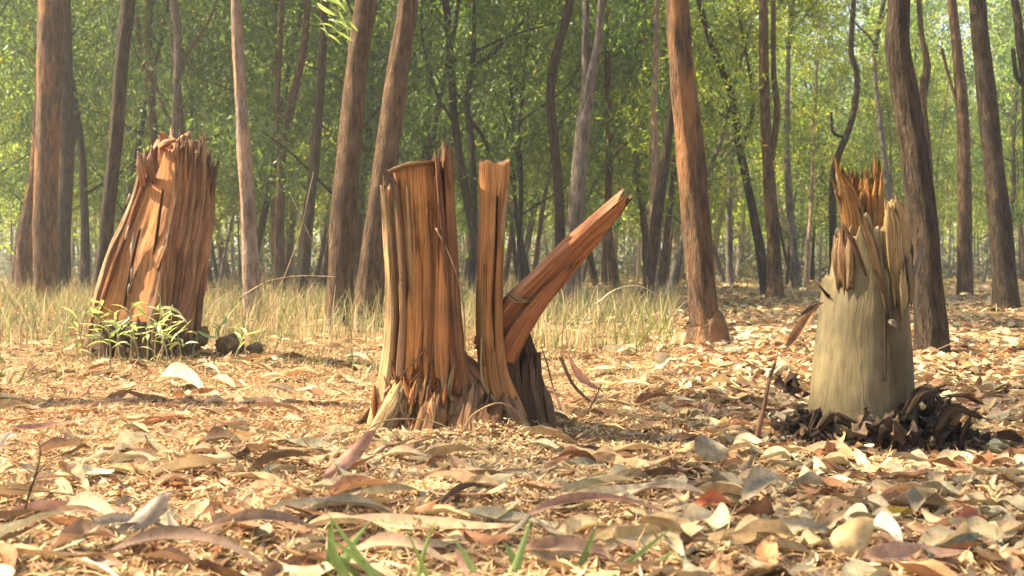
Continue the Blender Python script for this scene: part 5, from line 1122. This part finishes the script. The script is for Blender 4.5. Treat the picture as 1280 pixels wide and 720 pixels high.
def tuft(pts, D, label, col, w=.006, name='grass_tuft', grp=None):
    """a few single blades, each through picture positions"""
    x0, y0 = pts[0][0]; root_p = W(x0, y0, D); root = empty(name, root_p)
    for k, b in enumerate(pts):
        P = np.array([W(x, y, D, .01 * k) for x, y in b]) - root_p; X = spline(P, 14); T = np.gradient(X, axis=0)
        sd_ = np.cross(T, [0.25 * (-1) ** k, -1, .15]); sd_ /= np.linalg.norm(sd_, axis=1, keepdims=True); s = np.linspace(0, 1, 14)
        ww = w * (1 - s ** 1.8 * .95) / 2 * (1 + 0.3 * np.sin(k)); nrm = np.cross(sd_, T); nrm /= np.linalg.norm(nrm, axis=1, keepdims=True)
        V = np.stack([X - sd_ * ww[:, None], X + nrm * ww[:, None] * .35, X + sd_ * ww[:, None]], 1).reshape(-1, 3)
        ob('blade', mk_mesh('blade', V, ring_faces(14, 3, closed=False), M['seedling'], np.array(col) * (1 + .25 * math.sin(k * 2.1))), root)
    tag(root, label, 'grass', grp)
GR = (0.2, 0.28, 0.1)
tuft([[(470, 725), (445, 690), (408, 640)], [(480, 735), (450, 705), (405, 672)], [(430, 730), (416, 700), (406, 660)]], 1.46, 'green grass blades in the lower corner before the split stump', GR, .010)
tuft([[(455, 735), (432, 705), (402, 685)], [(420, 740), (436, 690), (460, 655)], [(400, 735), (410, 700), (412, 650)]], 1.5, 'dense green blades in the corner where the pinkish leaf leans', GR, .012)
tuft([[(600, 735), (585, 700), (566, 672)], [(640, 730), (652, 690), (664, 650)], [(655, 735), (640, 700), (628, 680)]], 1.46, 'green grass blades standing at the bottom before the split stump', GR, .010)
tuft([[(760, 728), (790, 700), (842, 658)], [(775, 735), (812, 712), (846, 690)], [(720, 735), (732, 700), (750, 655)]], 1.46, 'broad green blades before the broad tan leaf', GR, .010)
tuft([[(540, 735), (525, 700), (505, 655)], [(520, 735), (530, 690), (545, 650)]], 1.46, 'thin green blades between the peach leaf and the bottom edge', (0.2, 0.26, 0.08), .006)
tuft([[(30, 725), (55, 712), (95, 708)], [(30, 730), (60, 722), (100, 722)]], 1.46, 'short green blade lying at the bottom below the pink tan leaf', (0.17, 0.24, 0.09), .01)
tuft([[(0, 498), (18, 480), (45, 466)], [(5, 500), (10, 478), (22, 458)], [(0, 500), (-5, 475), (4, 456)], [(10, 502), (32, 488), (62, 480)], [(15, 500), (30, 478), (50, 455)], [(20, 503), (45, 494), (58, 490)], [(5, 498), (20, 470), (30, 452)]], 3.75, 'dark green grass tuft at the picture edge below the dry grass', (0.14, 0.17, 0.05), .008)
tuft([[(792, 430), (780, 405), (760, 385)], [(795, 432), (800, 400), (806, 372)], [(800, 432), (815, 410), (830, 392)], [(790, 430), (776, 418), (758, 412)], [(800, 430), (808, 405), (826, 388)], [(786, 430), (790, 400), (783, 378)]], 5.6, 'fresh green grass tuft in the dry grass beyond the slanting plank', (0.33, 0.36, 0.12), .009)
tuft([[(820, 415), (812, 390), (800, 366)], [(824, 415), (832, 385), (838, 362)], [(826, 416), (836, 400), (846, 392)]], 6.2, 'second green grass tuft close to the orange tree', (0.33, 0.36, 0.12), .009)
tuft([[(10, 410), (12, 388), (22, 362)], [(14, 410), (25, 395), (40, 380)], [(5, 410), (0, 390), (-8, 370)]], 6.6, 'pale green grass tuft before the thick orange-patched tree', (0.3, 0.34, 0.14), .009)

# spray of narrow leaves hanging in from above beside the thick rough tree
def leaf_spray():
    D = 6.0; rng = np.random.default_rng(31); root = empty('hanging_branch', W(395, -60, D)); base = W(395, -60, D)
    tag(root, 'pale green leafy branch hanging in at the top before the thick rough tree', 'branch')
    P = np.array([W(380, -120, D), W(395, -60, D), W(412, -10, D), W(424, 20, D)]) - base
    ob('stem', tube('stem', P, (.008, .006, .004, .002), M['bark_e'], n=7, m=20), root)
    for k in range(34):
        a = W(rng.uniform(404, 440), rng.uniform(-60, 45), D, rng.uniform(-.15, .15)) - base; L = rng.uniform(.09, .14); v, f = leaf_geo(LEAFS[k % 4], L, L * .17)
        Rm = rotm(np.array([rng.uniform(-.8, .8)]), np.array([rng.uniform(-1.1, -.3)]), np.array([rng.normal(0, .8)]))[0]
        ob('leaf', mk_mesh('leaf', v @ Rm.T, f, M['seedling'], np.array([0.28, 0.36, 0.13]) * rng.uniform(.8, 1.3)), root, tuple(a))
leaf_spray()

# ------------------------------------------------------------------ haze
HAZE = 0.0030
if HAZE > 0:
    m, nt, out = new_mat('haze'); pv = N_(nt, 'ShaderNodeVolumePrincipled'); pv.inputs['Color'].default_value = (0.9, 0.93, 0.88, 1); pv.inputs['Density'].default_value = HAZE; pv.inputs['Anisotropy'].default_value = 0.3
    nt.links.new(pv.outputs[0], out.inputs['Volume'])
    x0, x1, y0, y1, z0, z1 = -320, 320, -40, 470, -1.2, 30
    V = [(x, y, z) for x in (x0, x1) for y in (y0, y1) for z in (z0, z1)]
    F = np.array([(0, 1, 3, 2), (4, 6, 7, 5), (0, 4, 5, 1), (2, 3, 7, 6), (0, 2, 6, 4), (1, 5, 7, 3)])
    o = ob('haze', mk_mesh('haze', V, F, m, smooth=False)); tag(o, kind='stuff')
